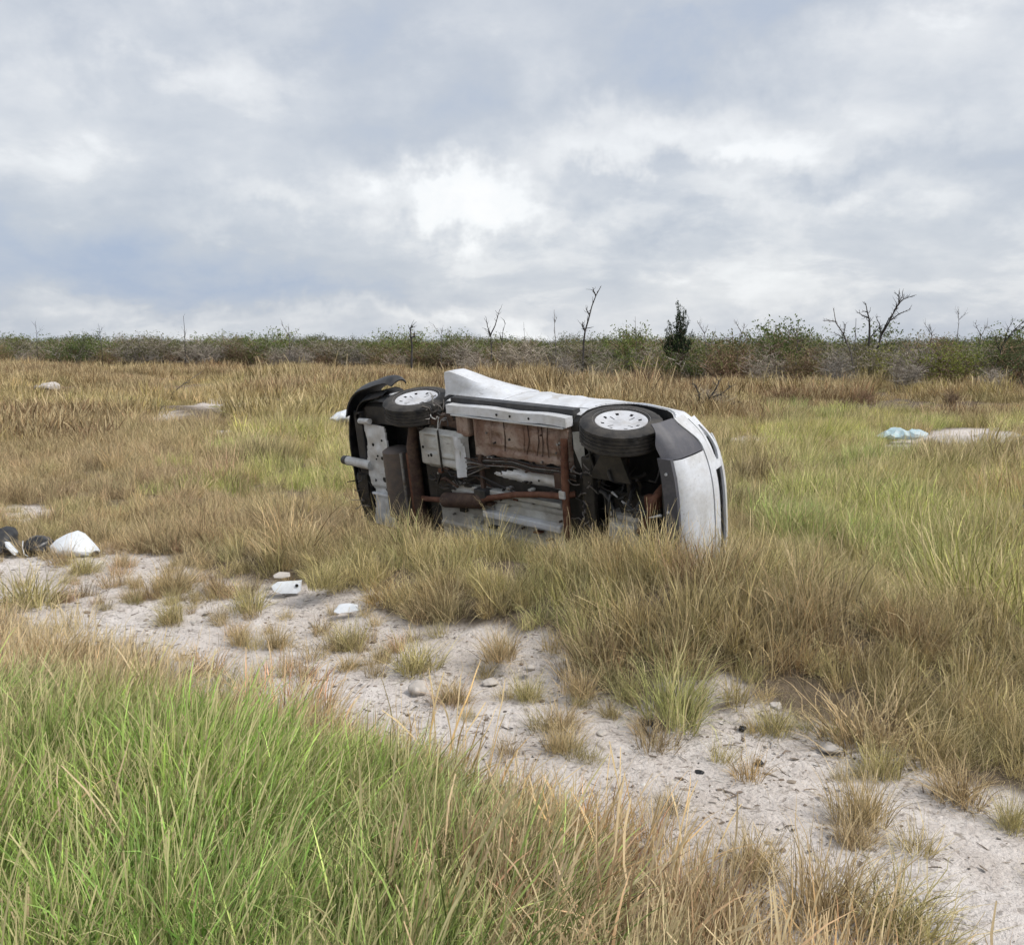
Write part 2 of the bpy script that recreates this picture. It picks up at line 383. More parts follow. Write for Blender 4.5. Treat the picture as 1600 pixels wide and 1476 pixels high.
src_collection('lush', [blades_mesh('lush_grass', 430, .24, .30, .28, .32, .9, .0031, 6, (.36, .05), B, 10 + i, .07, .06) for i in range(6)])
src_collection('straw', [blades_mesh('straw_grass', 110, .16, .20, .3, .55, .9, .0026, 5, (.34, .03), B, 20 + i, .30, .15) for i in range(5)])
src_collection('wiry', [blades_mesh('wiry_grass', 180, .085, .26, .4, .75, 1.0, .0023, 6, (.08, .0), B, 30 + i, .05, .32, 3, .06) for i in range(8)])
src_collection('meadow', [blades_mesh('meadow_grass', 280, .18, .34, .28, .36, .8, .0038, 5, (.26, .0), B, 40 + i, .10, .1, 3, .28) for i in range(6)])
src_collection('far_tuft', [blades_mesh('far_grass', 360, .24, .27, .3, .55, .8, .0060, 4, (.12, .0), B, 50 + i, .06, .1, 4, .5) for i in range(5)])
def scatter(name, src, P, rot, scl, tint, label, cat):
    n = len(P); me = bpy.data.meshes.new(name); me.vertices.add(n); me.vertices.foreach_set('co', np.asarray(P, np.float32).ravel())
    nsrc = len(SRC[src].objects)
    me.attributes.new('rot', 'FLOAT_VECTOR', 'POINT').data.foreach_set('vector', np.asarray(rot, np.float32).ravel())
    me.attributes.new('scl', 'FLOAT_VECTOR', 'POINT').data.foreach_set('vector', np.asarray(scl, np.float32).ravel())
    me.attributes.new('pick', 'INT', 'POINT').data.foreach_set('value', rng.integers(0, nsrc, n).astype(np.int32))
    t4 = np.ones((n, 4), np.float32); t4[:, :3] = np.clip(tint, 0, 1)
    me.attributes.new('tint', 'FLOAT_COLOR', 'POINT').data.foreach_set('color', t4.ravel())
    o = bpy.data.objects.new(name, me); COL.objects.link(o)
    ng = bpy.data.node_groups.new(name + '_scatter', 'GeometryNodeTree')
    ng.interface.new_socket('Geometry', in_out='INPUT', socket_type='NodeSocketGeometry'); ng.interface.new_socket('Geometry', in_out='OUTPUT', socket_type='NodeSocketGeometry')
    gi, go = ng.nodes.new('NodeGroupInput'), ng.nodes.new('NodeGroupOutput')
    ip = ng.nodes.new('GeometryNodeInstanceOnPoints'); ci = ng.nodes.new('GeometryNodeCollectionInfo')
    ci.inputs['Collection'].default_value = SRC[src]; ci.inputs['Separate Children'].default_value = True; ci.inputs['Reset Children'].default_value = True
    def na(nm, dt):
        x = ng.nodes.new('GeometryNodeInputNamedAttribute'); x.data_type = dt; x.inputs['Name'].default_value = nm
        return next(s for s in x.outputs if s.enabled and s.name == 'Attribute')
    L = ng.links
    L.new(gi.outputs[0], ip.inputs['Points']); L.new(ci.outputs[0], ip.inputs['Instance']); ip.inputs['Pick Instance'].default_value = True
    L.new(na('pick', 'INT'), ip.inputs['Instance Index'])
    e2r = ng.nodes.new('FunctionNodeEulerToRotation'); L.new(na('rot', 'FLOAT_VECTOR'), e2r.inputs[0]); L.new(e2r.outputs[0], ip.inputs['Rotation'])
    L.new(na('scl', 'FLOAT_VECTOR'), ip.inputs['Scale']); L.new(ip.outputs[0], go.inputs[0])
    md = o.modifiers.new('scatter', 'NODES'); md.node_group = ng
    return tag(o, label, cat, kind='stuff')
CARP = np.array([(-1.55, 9.75), (1.25, 6.85)])          # the wreck's axis on the ground
def in_wreck(x, y):
    d = (CARP[1] - CARP[0]); L = np.hypot(*d); d = d / L
    rx, ry = x - CARP[0][0], y - CARP[0][1]
    a = rx * d[0] + ry * d[1]; b = -rx * d[1] + ry * d[0]          # b > 0 behind
    return (a > -.65) & (a < L + .65) & (b > -.15) & (b < 1.55)
def cand(y0, y1, dens, jitter=1.0, margin=1.25):
    """random ground points inside the widened view between two distances"""
    tanh = 800 / F * margin
    A = tanh * (y1 ** 2 - y0 ** 2); n = int(A * dens)
    y = np.sqrt(rng.uniform(y0 ** 2, y1 ** 2, n)); x = rng.uniform(-1, 1, n) * y * tanh
    return x, y
def lin(*c): return np.array([((v / 255) / 12.92 if v / 255 <= .04045 else ((v / 255 + .055) / 1.055) ** 2.4) for v in c])
def blend(a, b, t): t = np.clip(t, 0, 1)[:, None]; return a * (1 - t) + b * t
C_GREEN, C_GREEN2, C_STRAW = np.array([.40, .64, .11]), np.array([.47, .61, .20]), np.array([.66, .53, .33])
C_OLIVE, C_BROWN, C_YGREEN, C_TAN, C_GOLD = np.array([.66, .58, .27]), np.array([.69, .52, .30]), np.array([.78, .78, .25]), np.array([.70, .54, .29]), np.array([.66, .56, .24])
def finish(x, y, keep, src, name, size, tint, label, cat, sv=.25, lean=.12, height=None):
    x, y, size, tint = x[keep], y[keep], size[keep], tint[keep]
    n = len(x); z = ground_z(x, y) * np.clip(1.6 - np.hypot(x, y) / 160, 0, 1)
    rot = np.stack([rng.normal(0, lean, n), rng.normal(0, lean, n), rng.normal(0, .55, n) if src in ('lush', 'straw', 'meadow') else rng.uniform(0, 6.28, n)], 1)
    s = size * np.exp(rng.normal(0, sv, n)); hz = s * (1 if height is None else height[keep])
    tint = tint * np.exp(rng.normal(0, .20, (n, 1))) * np.exp(rng.normal(0, .05, (n, 3)))
    scatter(name, src, np.stack([x, y, z], 1), rot, np.stack([s, s, hz], 1), tint, label, cat)
    return n
EDGE = [(-600, 92), (0, 84), (300, 80), (560, 76), (800, 66), (950, 57), (1100, 52), (1250, 47), (1400, 45), (1600, 43), (2200, 40)]
def grass():
    cnt = {}
    # foreground lawn of long green blades
    x, y = cand(2.3, 8.2, 36); nr, fr, u, v, vn, vf = zone(x, y)
    nz = fbm2(x, y, 1.3, 11); nz2 = fbm2(x, y, 3.1, 12)
    g = np.clip((vn - 40) / 80 + nz * .6, 0, 1) * np.clip(1.2 - (u - 430) / 520 + nz * .7, .08, 1)
    green = blend(np.tile(C_GREEN2, (len(x), 1)), np.tile(C_GREEN, (len(x), 1)), .5 + nz2 * .9)
    t = blend(np.tile(C_STRAW, (len(x), 1)), green, g)
    keep = (rng.uniform(size=len(x)) < np.clip((vn - 40 + 25 * nz) / 40, 0, 1) * np.clip(g * 1.25 + .05, 0, 1)) & (u < 1330 + nz * 100)
    hgt = (.55 + .42 * np.clip(vn / 180, 0, 1) + .16 * nz) * np.clip(1.12 - (u - 600) / 1400, .7, 1.08)
    cnt['lush'] = finish(x, y, keep, 'lush', 'long_green_grass', hgt, t, 'long green wind-blown grass filling the near corner', 'grass')
    x, y = cand(2.3, 9.0, 60); nr, fr, u, v, vn, vf = zone(x, y); nz = fbm2(x, y, 1.3, 11)
    g = np.clip((vn - 40) / 80 + nz * .6, 0, 1) * np.clip(1.2 - (u - 430) / 520 + nz * .7, .08, 1)
    t = blend(np.tile(C_STRAW, (len(x), 1)), np.tile(C_BROWN * np.array([1.05, .85, .75]), (len(x), 1)), .45 + fbm2(x, y, 2.2, 13) * 1.1)
    dn = np.where(vn > 0, .90 - .66 * g, 0) + .35 * np.exp(-((vn - 40) / 40) ** 2) + .7 * np.exp(-(vn / 30) ** 2) * (vn > -80) + .10 * (vn > -60) * (vn < 0) + .55 * (vn > -85) * (vn < 10) * np.clip(1.3 - u / 380, 0, 1)
    keep = rng.uniform(size=len(x)) < dn * np.clip(.75 + fbm2(x, y, 1.8, 14) * .6, 0, 1)
    cnt['straw'] = finish(x, y, keep, 'straw', 'dry_straw_grass', .85 + .55 * np.clip(vn / 130, 0, 1) + .0 * x, t, 'dry straw-coloured grass edging the near green grass', 'grass')
    # wiry olive and brown grass between the sand and the wreck
    x, y = cand(3.4, 24, 84); nr, fr, u, v, vn, vf = zone(x, y)
    nz = fbm2(x, y, .7, 15); nz2 = fbm2(x, y, 2.4, 16)
    yg = np.clip((u - 1080) / 140, 0, 1) * np.clip((interp(u, [(1000, 850), (1300, 900), (1600, 990), (2200, 1100)]) - v) / 50 + nz * .8, 0, 1)
    yl = np.exp(-((u - 480) / 110) ** 2 - ((v - 735) / 42) ** 2) * 1.2
    wiry = np.clip(1 - np.maximum(yg, yl) * 1.1, 0, 1)
    t = blend(np.tile(C_OLIVE, (len(x), 1)), np.tile(C_BROWN * .85, (len(x), 1)), .45 + nz2 * .9 + nz * .6 + np.clip((700 - u) / 900, -.2, .4))
    ok = ~in_wreck(x, y)
    edge = np.clip(vf / 30, .75, 1)
    keep = ok & (rng.uniform(size=len(x)) < np.maximum(fr * wiry * np.where(y > 12, .32, 1) * np.clip(edge * .85 + nz2 * .7 - .05, .12, 1), np.where((y < 12) & (vn < 0), (.15 + .45 * np.exp(-np.clip(-vf, 0, 999) / 28) + .5 * np.exp(-((u - 330) / 110) ** 2 - ((v - 925) / 32) ** 2) + .25 * np.exp(-((u - 620) / 120) ** 2 - ((v - 1010) / 30) ** 2)) * (1 - nr) * np.clip(.5 + nz * 1.2, 0.1, 1) * .95, 0)))
    berm = np.exp(-(((x - .4) * .70 + (y - 6.75) * .714) / .9) ** 2) * (np.abs((x - .4) * .714 - (y - 6.75) * .70) < 3.2)
    siz = np.where(vf < 0, .50, .70) + .22 * nz2 + np.clip((y - 11) / 10, 0, 1) * .35
    hgt = 1 + (.22 + .30 * np.exp(-((x - 1.35) ** 2 + (y - 6.1) ** 2) / .9)) * berm * np.clip((vf - 10) / 60, 0, 1)
    cnt['wiry'] = finish(x, y, keep, 'wiry', 'wiry_brown_grass', np.clip(siz, .2, 2), t, 'wiry olive brown bunch grass between the sand and the car', 'grass', .28, .16, hgt)
    # yellow green meadow
    x, y = cand(5, 30, 9); nr, fr, u, v, vn, vf = zone(x, y)
    nz = fbm2(x, y, .55, 17); nz2 = fbm2(x, y, 1.6, 18)
    yg = np.clip((u - 1080) / 140, 0, 1) * np.clip((interp(u, [(1000, 850), (1300, 900), (1600, 990), (2200, 1100)]) - v) / 50 + fbm2(x, y, .7, 15) * .8, 0, 1)
    yl = np.exp(-((u - 480) / 110) ** 2 - ((v - 735) / 42) ** 2) * 1.2
    low = np.clip((v - 640) / 40, 0, 1)
    ww = np.clip(np.maximum(yg, yl), 0, 1) * low
    t = blend(np.tile(C_YGREEN, (len(x), 1)), np.tile(C_GREEN2 * 1.25, (len(x), 1)), .15 + nz * 1.3)
    t = blend(t, np.tile(C_TAN, (len(x), 1)), .12 + nz2 * 1.1)
    brn = np.clip(fbm2(x, y, .8, 44) * 2.6 - .45, 0, 1); t = blend(t, np.tile(C_BROWN * .7, (len(x), 1)), brn)
    keep = ~in_wreck(x, y) & (rng.uniform(size=len(x)) < fr * ww)
    cnt['meadow'] = finish(x, y, keep, 'meadow', 'yellow_green_grass', np.clip(.80 + .45 * fbm2(x, y, .8, 44) + .25 * nz, .35, 2), t, 'yellow green meadow grass beside and beyond the car', 'grass')
    # far plain
    x, y = cand(15, 34, 5.0); x2, y2 = cand(34, 96, 2.0); x, y = np.concatenate([x, x2]), np.concatenate([y, y2])
    nr, fr, u, v, vn, vf = zone(x, y); nz = fbm2(x, y, .22, 19); nz2 = fbm2(x, y * .7, .42, 20, 3)
    t = blend(np.tile(C_TAN, (len(x), 1)), np.tile(C_BROWN * np.array([.58, .52, .50]), (len(x), 1)), .42 + nz2 * 2.0)
    t = blend(t, np.tile(C_GOLD, (len(x), 1)), np.exp(-((v - 640) / 22) ** 2) * np.clip(1.1 - u / 700, 0, 1) + .10 + nz * .8)
    t = blend(t, np.tile(C_YGREEN, (len(x), 1)), np.exp(-((u - 470) / 120) ** 2 - ((v - 710) / 40) ** 2))
    dens = np.clip(.55 + nz2 * 1.6, .05, 1) * np.clip((y - 14) / 8, .1, 1) * (y < interp(u, EDGE) + 3)
    keep = ~in_wreck(x, y) & (rng.uniform(size=len(x)) < fr * dens)
    hum = .72 + 2.1 * np.clip(nz2, -.25, 1)
    cnt['far'] = finish(x, y, keep, 'far_tuft', 'dry_plain_grass', np.clip(hum + (y > 34) * .35, .35, 2.2), t, 'tan dry grass over the far plain below the scrub', 'grass', height=np.where(y > 30, 1.0, .85))
    print('grass', cnt)
grass()
# ------------------------------------------------------------------ the wreck: a white saloon lying on its left side
def car_matrix():
    yaw, roll, pit = R(43.8), R(9.8), R(-1.9)
    f = Vector((math.cos(yaw), -math.sin(yaw), 0)); un = Vector((-math.sin(yaw), -math.cos(yaw), 0)); up = Vector((0, 0, 1))
    f2 = f * math.cos(pit) + up * math.sin(pit); up2 = up * math.cos(pit) - f * math.sin(pit)
    n = up2 * math.cos(roll) + un * math.sin(roll); u2 = un * math.cos(roll) - up2 * math.sin(roll)
    m = Matrix((f2, -n, -u2)).transposed().to_4x4()
    m.translation = Vector((-.163, 8.252, -1.367 + CAMH)); return m
car = empty('overturned_car')
car.matrix_world = car_matrix()
tag(car, 'wrecked white saloon car lying on its side with its rusty underside showing', 'car')
WB, WR, AR = 1.22, .300, .415
def lerp_tab(x, tab):
    t = np.array(tab, float); return float(np.interp(x, t[:, 0], t[:, 1]))
T_TOP = [(-2.28, .72), (-2.15, .90), (-2.0, .96), (-1.5, 1.0), (-.85, 1.36), (-.2, 1.43), (.35, 1.38), (1.02, .96), (1.5, .90), (1.74, .80)]
T_W = [(-2.28, .58), (-2.15, .66), (-1.9, .72), (-1.3, .735), (-.95, .74), (-.80, .815), (0, .825), (1.1, .815), (1.5, .78), (1.62, .72), (1.74, .62)]
T_BELT = [(-2.28, .66), (-2.1, .84), (-1.5, .88), (0, .86), (1.0, .80), (1.5, .77), (1.74, .72)]
T_BOT = [(-2.28, .38), (-2.0, .26), (-1.7, .25), (1.6, .25), (1.74, .28)]
NP = 12
def profile(x):
    zt, w, zb, zl = (lerp_tab(x, t) for t in (T_TOP, T_W, T_BELT, T_BOT))
    zb = min(zb, zt - .03); g = zt - zb; k = min(1, g / .5)
    yt = w * (.90 - .32 * k)
    mid = lambda a: (w * .96 + (yt - w * .96) * a, zb + g * .93 * a)
    return [(0, zl), (w * .5, zl), (w * .90, zl), (w * .955, zl + .05), (w * .985, zl + .13), (w, max(zl + .2, .52)), (w * .992, (max(zl + .2, .52) + zb) / 2 + .03), (w * .96, zb),
            mid(.5), mid(1.0), (yt * .82, zt - .012), (0, zt)]
def surf(x, t, side=1, off=0.0):
    p = profile(x); i = min(int(t), NP - 2); a = t - i
    y = p[i][0] * (1 - a) + p[i + 1][0] * a; z = p[i][1] * (1 - a) + p[i + 1][1] * a
    if off:
        ty, tz = p[i + 1][0] - p[i][0], p[i + 1][1] - p[i][1]; l = math.hypot(ty, tz) or 1
        y += tz / l * off; z += -ty / l * off
    return Vector((x, side * y, z))
def build_hull():
    st = list(np.linspace(-2.28, 1.74, 47)); V, Fa, mi = [], [], []
    n = 2 * NP - 2
    for x in st:
        p = profile(x)
        ring = [(x, y, z) for y, z in p] + [(x, -y, z) for y, z in p[-2:0:-1]]
        V += ring
    for i in range(len(st) - 1):
        for k in range(n):
            a, b = i * n + k, i * n + (k + 1) % n
            Fa.append((a, b, b + n, a + n)); mi.append(1 if (k < 3 or k >= n - 3) else 0)
    Fa.append(tuple(range(n))[::-1]); mi.append(2); Fa.append(tuple((len(st) - 1) * n + k for k in range(n))); mi.append(2)
    o = mk('body_shell', V, Fa, None, car, False, [M['paint_dirty'], M['grime'], M['dark']], mi)
    cutters = []
    for sx in (1, -1):
        for sy in (1, -1):
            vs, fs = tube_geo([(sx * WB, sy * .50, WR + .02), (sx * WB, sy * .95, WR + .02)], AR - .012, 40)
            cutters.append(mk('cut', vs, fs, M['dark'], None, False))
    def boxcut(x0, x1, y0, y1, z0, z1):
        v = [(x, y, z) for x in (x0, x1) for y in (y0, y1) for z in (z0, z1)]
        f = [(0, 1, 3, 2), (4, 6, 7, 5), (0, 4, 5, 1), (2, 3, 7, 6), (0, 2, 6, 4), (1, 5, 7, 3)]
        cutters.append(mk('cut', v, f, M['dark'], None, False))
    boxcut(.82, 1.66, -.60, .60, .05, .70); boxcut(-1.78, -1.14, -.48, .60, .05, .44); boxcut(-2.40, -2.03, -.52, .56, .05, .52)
    for c in cutters:
        bm = bmesh.new(); bm.from_mesh(c.data); bmesh.ops.recalc_face_normals(bm, faces=bm.faces); bm.to_mesh(c.data); bm.free()
    bm = bmesh.new(); bm.from_mesh(o.data); bmesh.ops.recalc_face_normals(bm, faces=bm.faces); bm.to_mesh(o.data); bm.free()
    for c in cutters:
        c.matrix_world = car.matrix_world.copy() if False else Matrix.Identity(4)
    # cut in car space: the shell is evaluated unparented
    o.parent = None
    for c in cutters:
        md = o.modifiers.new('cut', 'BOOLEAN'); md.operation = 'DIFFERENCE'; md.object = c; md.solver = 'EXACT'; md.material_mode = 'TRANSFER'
    bpy.context.view_layer.update()
    dg = bpy.context.evaluated_depsgraph_get(); me = bpy.data.meshes.new_from_object(o.evaluated_get(dg))
    o.modifiers.clear(); o.data = me; o.parent = car
    for c in cutters:
        m = c.data; bpy.data.objects.remove(c); bpy.data.meshes.remove(m)
    return o
build_hull()
def sheet(name, P, mat, thick=.006, parent=car, mask=None, smooth=True, inward=None):
    """P[i][j] grid of points -> a sheet with thickness; mask(i,j) False drops a cell"""
    nu, nv = len(P), len(P[0]); V = [p for r in P for p in r]; Fa = []
    for i in range(nu - 1):
        for j in range(nv - 1):
            if mask is None or mask(i, j): Fa.append((i * nv + j, (i + 1) * nv + j, (i + 1) * nv + j + 1, i * nv + j + 1))
    bm = bmesh.new(); bv = [bm.verts.new(p) for p in V]
    for f in Fa: bm.faces.new([bv[k] for k in f])
    bmesh.ops.delete(bm, geom=[v for v in bm.verts if not v.link_faces], context='VERTS')
    bm.normal_update()
    if thick:
        # solidify by hand: duplicate shifted along the averaged normal and stitch the rim
        nrm = {v: v.normal.copy() for v in bm.verts}
        if inward is not None and sum((n.dot(Vector(inward)) for n in nrm.values())) < 0: nrm = {v: -n for v, n in nrm.items()}
        dup = {v: bm.verts.new(v.co + n * thick) for v, n in nrm.items()}
        fs = list(bm.faces); be = [e for e in bm.edges if len(e.link_faces) == 1]
        for f in fs: bm.faces.new([dup[v] for v in reversed(f.verts)])
        for e in be: bm.faces.new([e.verts[0], e.verts[1], dup[e.verts[1]], dup[e.verts[0]]])
        bmesh.ops.recalc_face_normals(bm, faces=bm.faces)
    o = bm_obj(name, bm, mat, parent, smooth)
    if smooth:
        me = o.data; me.set_sharp_from_angle(angle=R(38))
    return o
def side_panel(name, x0, x1, t0, t1, side=-1, nx=26, nt=12, off=.010, arch=None, bend=None, mat='paint', parent=car):
    raw = [[surf(x0 + (x1 - x0) * i / nx, t0 + (t1 - t0) * j / nt, side, off) for j in range(nt + 1)] for i in range(nx + 1)]
    zc = WR + .02
    keep = [[True] * nt for _ in range(nx)]
    if arch is not None:
        for i in range(nx):
            for j in range(nt):
                c = (raw[i][j] + raw[i + 1][j + 1]) / 2; keep[i][j] = math.hypot(c.x - arch, c.z - zc) > AR
        for row in raw:
            for p in row:
                d = math.hypot(p.x - arch, p.z - zc)
                if 0 < d < AR: p.x, p.z = arch + (p.x - arch) * AR / d, zc + (p.z - zc) * AR / d
    P = [[bend(p, i / nx, j / nt) if bend else p for j, p in enumerate(row)] for i, row in enumerate(raw)]
    return sheet(name, P, M[mat], .012, parent, lambda i, j: keep[i][j], inward=(0, -side, 0))
def crumple(p, a, s=1.0):
    n = mnoise.noise_vector(p * 3.1); return p + n * a * s
# visible right flank (it points to the sky)
def bend_rear(p, u, v):
    k = 1 - u                                     # u = 0 at the trailing edge
    q = k ** 1.15
    lift = q * (.015 + .215 * sstep(0, .34, v) - .06 * sstep(.6, 1, v))
    p = crumple(p, .010)
    return Vector((p.x - .03 * q, p.y - lift, p.z - q * (.10 * sstep(0, .4, v) + .06 * v)))
sstep = lambda a, b, x: (lambda t: t * t * (3 - 2 * t))(min(1, max(0, (x - a) / (b - a))))
side_panel('front_door', -.13, .70, 3.9, 7.0, bend=lambda p, u, v: crumple(p + Vector((0, .014 * abs(math.sin(u * 7 + v * 2)), 0)), .012))
side_panel('rear_door', -.86, -.14, 3.9, 7.0, bend=bend_rear)['label'] = 'rear door bent outwards at its trailing edge'
side_panel('front_fender', .715, 1.60, 4.2, 7.0, arch=WB, nx=40, nt=22, bend=lambda p, u, v: crumple(p, .010))
side_panel('rear_quarter', -2.05, -.88, 4.2, 7.0, arch=-WB, nx=44, nt=22, bend=lambda p, u, v: crumple(p + Vector((0, .02, 0)), .030), mat='paint_dirty')
# lower left flank, pressed to the ground
for nm, a, b in (('front_door', -.13, .70), ('rear_door', -.86, -.14)): side_panel(nm, a, b, 3.9, 7.0, side=1, nx=8, nt=5)
side_panel('front_fender', .715, 1.60, 4.2, 7.0, side=1, arch=WB, nx=26, nt=14); side_panel('rear_quarter', -2.05, -.88, 4.2, 7.0, side=1, arch=-WB, nx=26, nt=14)
for sd in (-1, 1):
    side_panel('window', -.10, .52, 7.25, 8.75, side=sd, nx=6, nt=4, off=.004, mat='glass'); side_panel('window', -.80, -.16, 7.25, 8.75, side=sd, nx=6, nt=4, off=.004, mat='glass')
def top_panel(name, x0, x1, ymax, off, mat):
    P = []
    for i in range(13):
        x = x0 + (x1 - x0) * i / 12; row = []
        for j in range(13):
            a = -1 + j / 6; y = a * ymax(x)
            p = profile(x); zt = float(np.interp(abs(y), [q[0] for q in p[:-6:-1]], [q[1] for q in p[:-6:-1]]))
            row.append(Vector((x, y, zt + off)))
        P.append(row)
    return sheet(name, P, M[mat], .01, car, inward=(0, 0, -1))
top_panel('hood', 1.04, 1.735, lambda x: profile(x)[8][0] * .97, .012, 'paint')
top_panel('windscreen', .42, .98, lambda x: profile(x)[9][0] * .93, .004, 'glass')
top_panel('rear_window', -1.40, -.90, lambda x: profile(x)[9][0] * .9, .004, 'glass')
top_panel('boot_lid', -2.08, -1.50, lambda x: profile(x)[8][0] * .95, .010, 'paint')
def boxm(name, lo, hi, mat, bev=.008, parent=car, fn=None, cuts=0):
    bm = bmesh.new(); bmesh.ops.create_cube(bm, size=1)
    for v in bm.verts: v.co = Vector(((lo[i] + hi[i]) / 2 + v.co[i] * (hi[i] - lo[i]) for i in range(3)))
    if cuts: bmesh.ops.subdivide_edges(bm, edges=bm.edges[:], cuts=cuts, use_grid_fill=True)
    if fn:
        for v in bm.verts: v.co = fn(v.co)
    if bev and not cuts: bmesh.ops.bevel(bm, geom=bm.edges[:], offset=bev, segments=2, affect='EDGES', profile=.6)
    return bm_obj(name, bm, M[mat], parent)
def tubem(name, path, r, mat, n=10, parent=car):
    v, f = tube_geo(path, r, n); o = mk(name, v, f, M[mat], parent); o.data.set_sharp_from_angle(angle=R(40)); return o
def hole(x, y, z, r, parent, axis='z', name='hole'):
    """a drain hole as a dark disc on the panel, its shade put into the colour"""
    d = {'z': Vector((0, 0, 1)), 'y': Vector((0, 1, 0)), 'x': Vector((1, 0, 0))}[axis]
    c = Vector((x, y, z)); return tubem(name, [c - d * .0025, c + d * .004], [r, r * .9], 'dark', 12, parent)
# sill flange, and a black strip standing in for the shaded gap above
sill = boxm('sill', (-.66, -.785, .165), (.77, -.705, .255), 'paint', .012, fn=lambda p: p + Vector((0, .006 * math.sin(p.x * 9), .006 * math.sin(p.x * 13 + 1))), cuts=9)
for hx in (-.02, .14, .36): hole(hx, -.742, .163, .012, sill)
boxm('sill_gap_shade', (-.70, -.828, .262), (.77, -.70, .352), 'black', .004)
boxm('sill_seam', (-.60, -.700, .150), (.74, -.688, .20), 'under_white', .002)
sl2 = boxm('sill', (-.66, .690, .165), (.77, .785, .255), 'paint', .012)
# stamped floor sheets
def pan(name, x0, x1, y0, y1, fz, mat, nx=46, ny=26, outline=None, depth=.06):
    P = []
    for i in range(nx + 1):
        row = []
        for j in range(ny + 1):
            x, y = x0 + (x1 - x0) * i / nx, y0 + (y1 - y0) * j / ny
            row.append(Vector((x, y, fz(x, y, i / nx, j / ny))))
        P.append(row)
    m = None
    if outline: m = lambda i, j: outline((i + .5) / nx, (j + .5) / ny)
    return sheet(name, P, M[mat], depth, car, m, inward=(0, 0, 1))
sstep = lambda a, b, x: (lambda t: t * t * (3 - 2 * t))(min(1, max(0, (x - a) / (b - a))))
def bumpy(x, y, s, a): return a * mnoise.noise(Vector((x * s, y * s, 3.3)))
def f_floor(x, y, u, v):
    z = .205 + bumpy(x, y, 6, .012) + bumpy(x, y, 15, .004)
    z -= .022 * (sstep(.10, .16, u) - sstep(.86, .92, u)) * (sstep(.10, .2, v) - sstep(.60, .68, v))     # pressed field standing proud
    z -= .020 * (sstep(.70, .76, v) - sstep(.86, .92, v)) * sstep(.12, .2, u)                           # long rib
    z += .030 * math.exp(-((u - .27) / .07) ** 2 - ((v - .42) / .10) ** 2)                              # dent
    z += .05 * sstep(.93, 1, v)
    return z
pan('floor_pan', -.37, .745, -.695, -.31, f_floor, 'mud', 60, 34, lambda u, v: v < .93 + .07 * math.sin(u * 21) or u > .97)
def f_left(x, y, u, v):
    z = .215 + bumpy(x, y, 5, .012)
    for c in (.12, .34, .62): z -= .020 * (sstep(c - .05, c - .02, v) - sstep(c + .02, c + .05, v))
    return z
pan('floor_pan', -.95, .66, -.03, .68, f_left, 'under_grey', 56, 40, lambda u, v: not (u < .12 and v < .35))
def f_shield(x, y, u, v): return .185 + .05 * (2 * v - 1) ** 2 + bumpy(x, y, 9, .016)
pan('heat_shield', -.14, .60, -.265, -.135, lambda x, y, u, v: f_shield(x, y - .03 * (1 - u), u, v), 'paint_dirty', 40, 10, lambda u, v: abs(v - .55) < .08 + .42 * sstep(-.05, .45, u), .004)
hole(.40, -.20, .178, .010, car)
pan('tunnel_brace', -.38, .66, -.335, -.262, lambda x, y, u, v: .205 + bumpy(x, y, 11, .03) - .02 * (2 * v - 1) ** 2, 'rust_dark', 40, 8, lambda u, v: abs(v - .5) < .38 + .2 * math.sin(u * 31) * math.sin(u * 11), .006)
boxm('floor_rail', (-.30, .165, .135), (.63, .225, .215), 'paint_dirty', .012)
boxm('floor_rail', (-.45, -.035, .16), (.64, .010, .215), 'under_grey', .010)
# fuel tank under a pale stamped shield
def f_tank(x, y, u, v):
    z = .150 + .05 * (1 - (sstep(0, .10, u) - sstep(.93, 1, u)) * (sstep(0, .12, v) - sstep(.88, 1, v)))
    def rect(a, b, c, d, h):
        return h * (sstep(a - .02, a + .02, u) - sstep(b - .02, b + .02, u)) * (sstep(c - .03, c + .03, v) - sstep(d - .03, d + .03, v))
    z += rect(.18, .42, .16, .60, .020) - rect(.24, .38, .24, .5, .014) + rect(.52, .74, .14, .60, .016) + rect(.50, .78, .70, .76, .02)
    z -= .035 * sstep(.78, .86, u) * (1 - sstep(.95, 1, u))
    return z + bumpy(x, y, 7, .006)
tank = pan('fuel_tank', -1.13, -.455, -.53, -.15, f_tank, 'under_grey', 52, 40, lambda u, v: u > .16 * abs(v * 2 - 1) ** 3 and not (u > .93 and v > .85), .11)
pan('tank_edge', -.575, -.455, -.51, -.13, lambda x, y, u, v: .100 + .05 * sstep(.5, 1, u) + .02 * (1 - sstep(0, .3, u)) + bumpy(x, y, 9, .022), 'paint_dirty', 12, 30, lambda u, v: u > .35 * sstep(.55, .9, v) - .0 and u < 1 - .25 * sstep(.3, .0, v), .005)
hole(-1.03, -.35, .142, .014, tank); hole(-.93, -.28, .15, .018, tank); hole(-.97, -.27, .15, .012, tank)
for i in range(9):
    a = random.random(); tubem('brake_line', [(-.46 + .06 * a, -.15 - .02 * i, .14), (-.36 + .05 * a, -.19 - .015 * i, .13 + .02 * a), (-.22 + .1 * a, -.27 + .03 * a, .15)], .006, ('steel', 'black', 'rust_dark')[i % 3], 5)
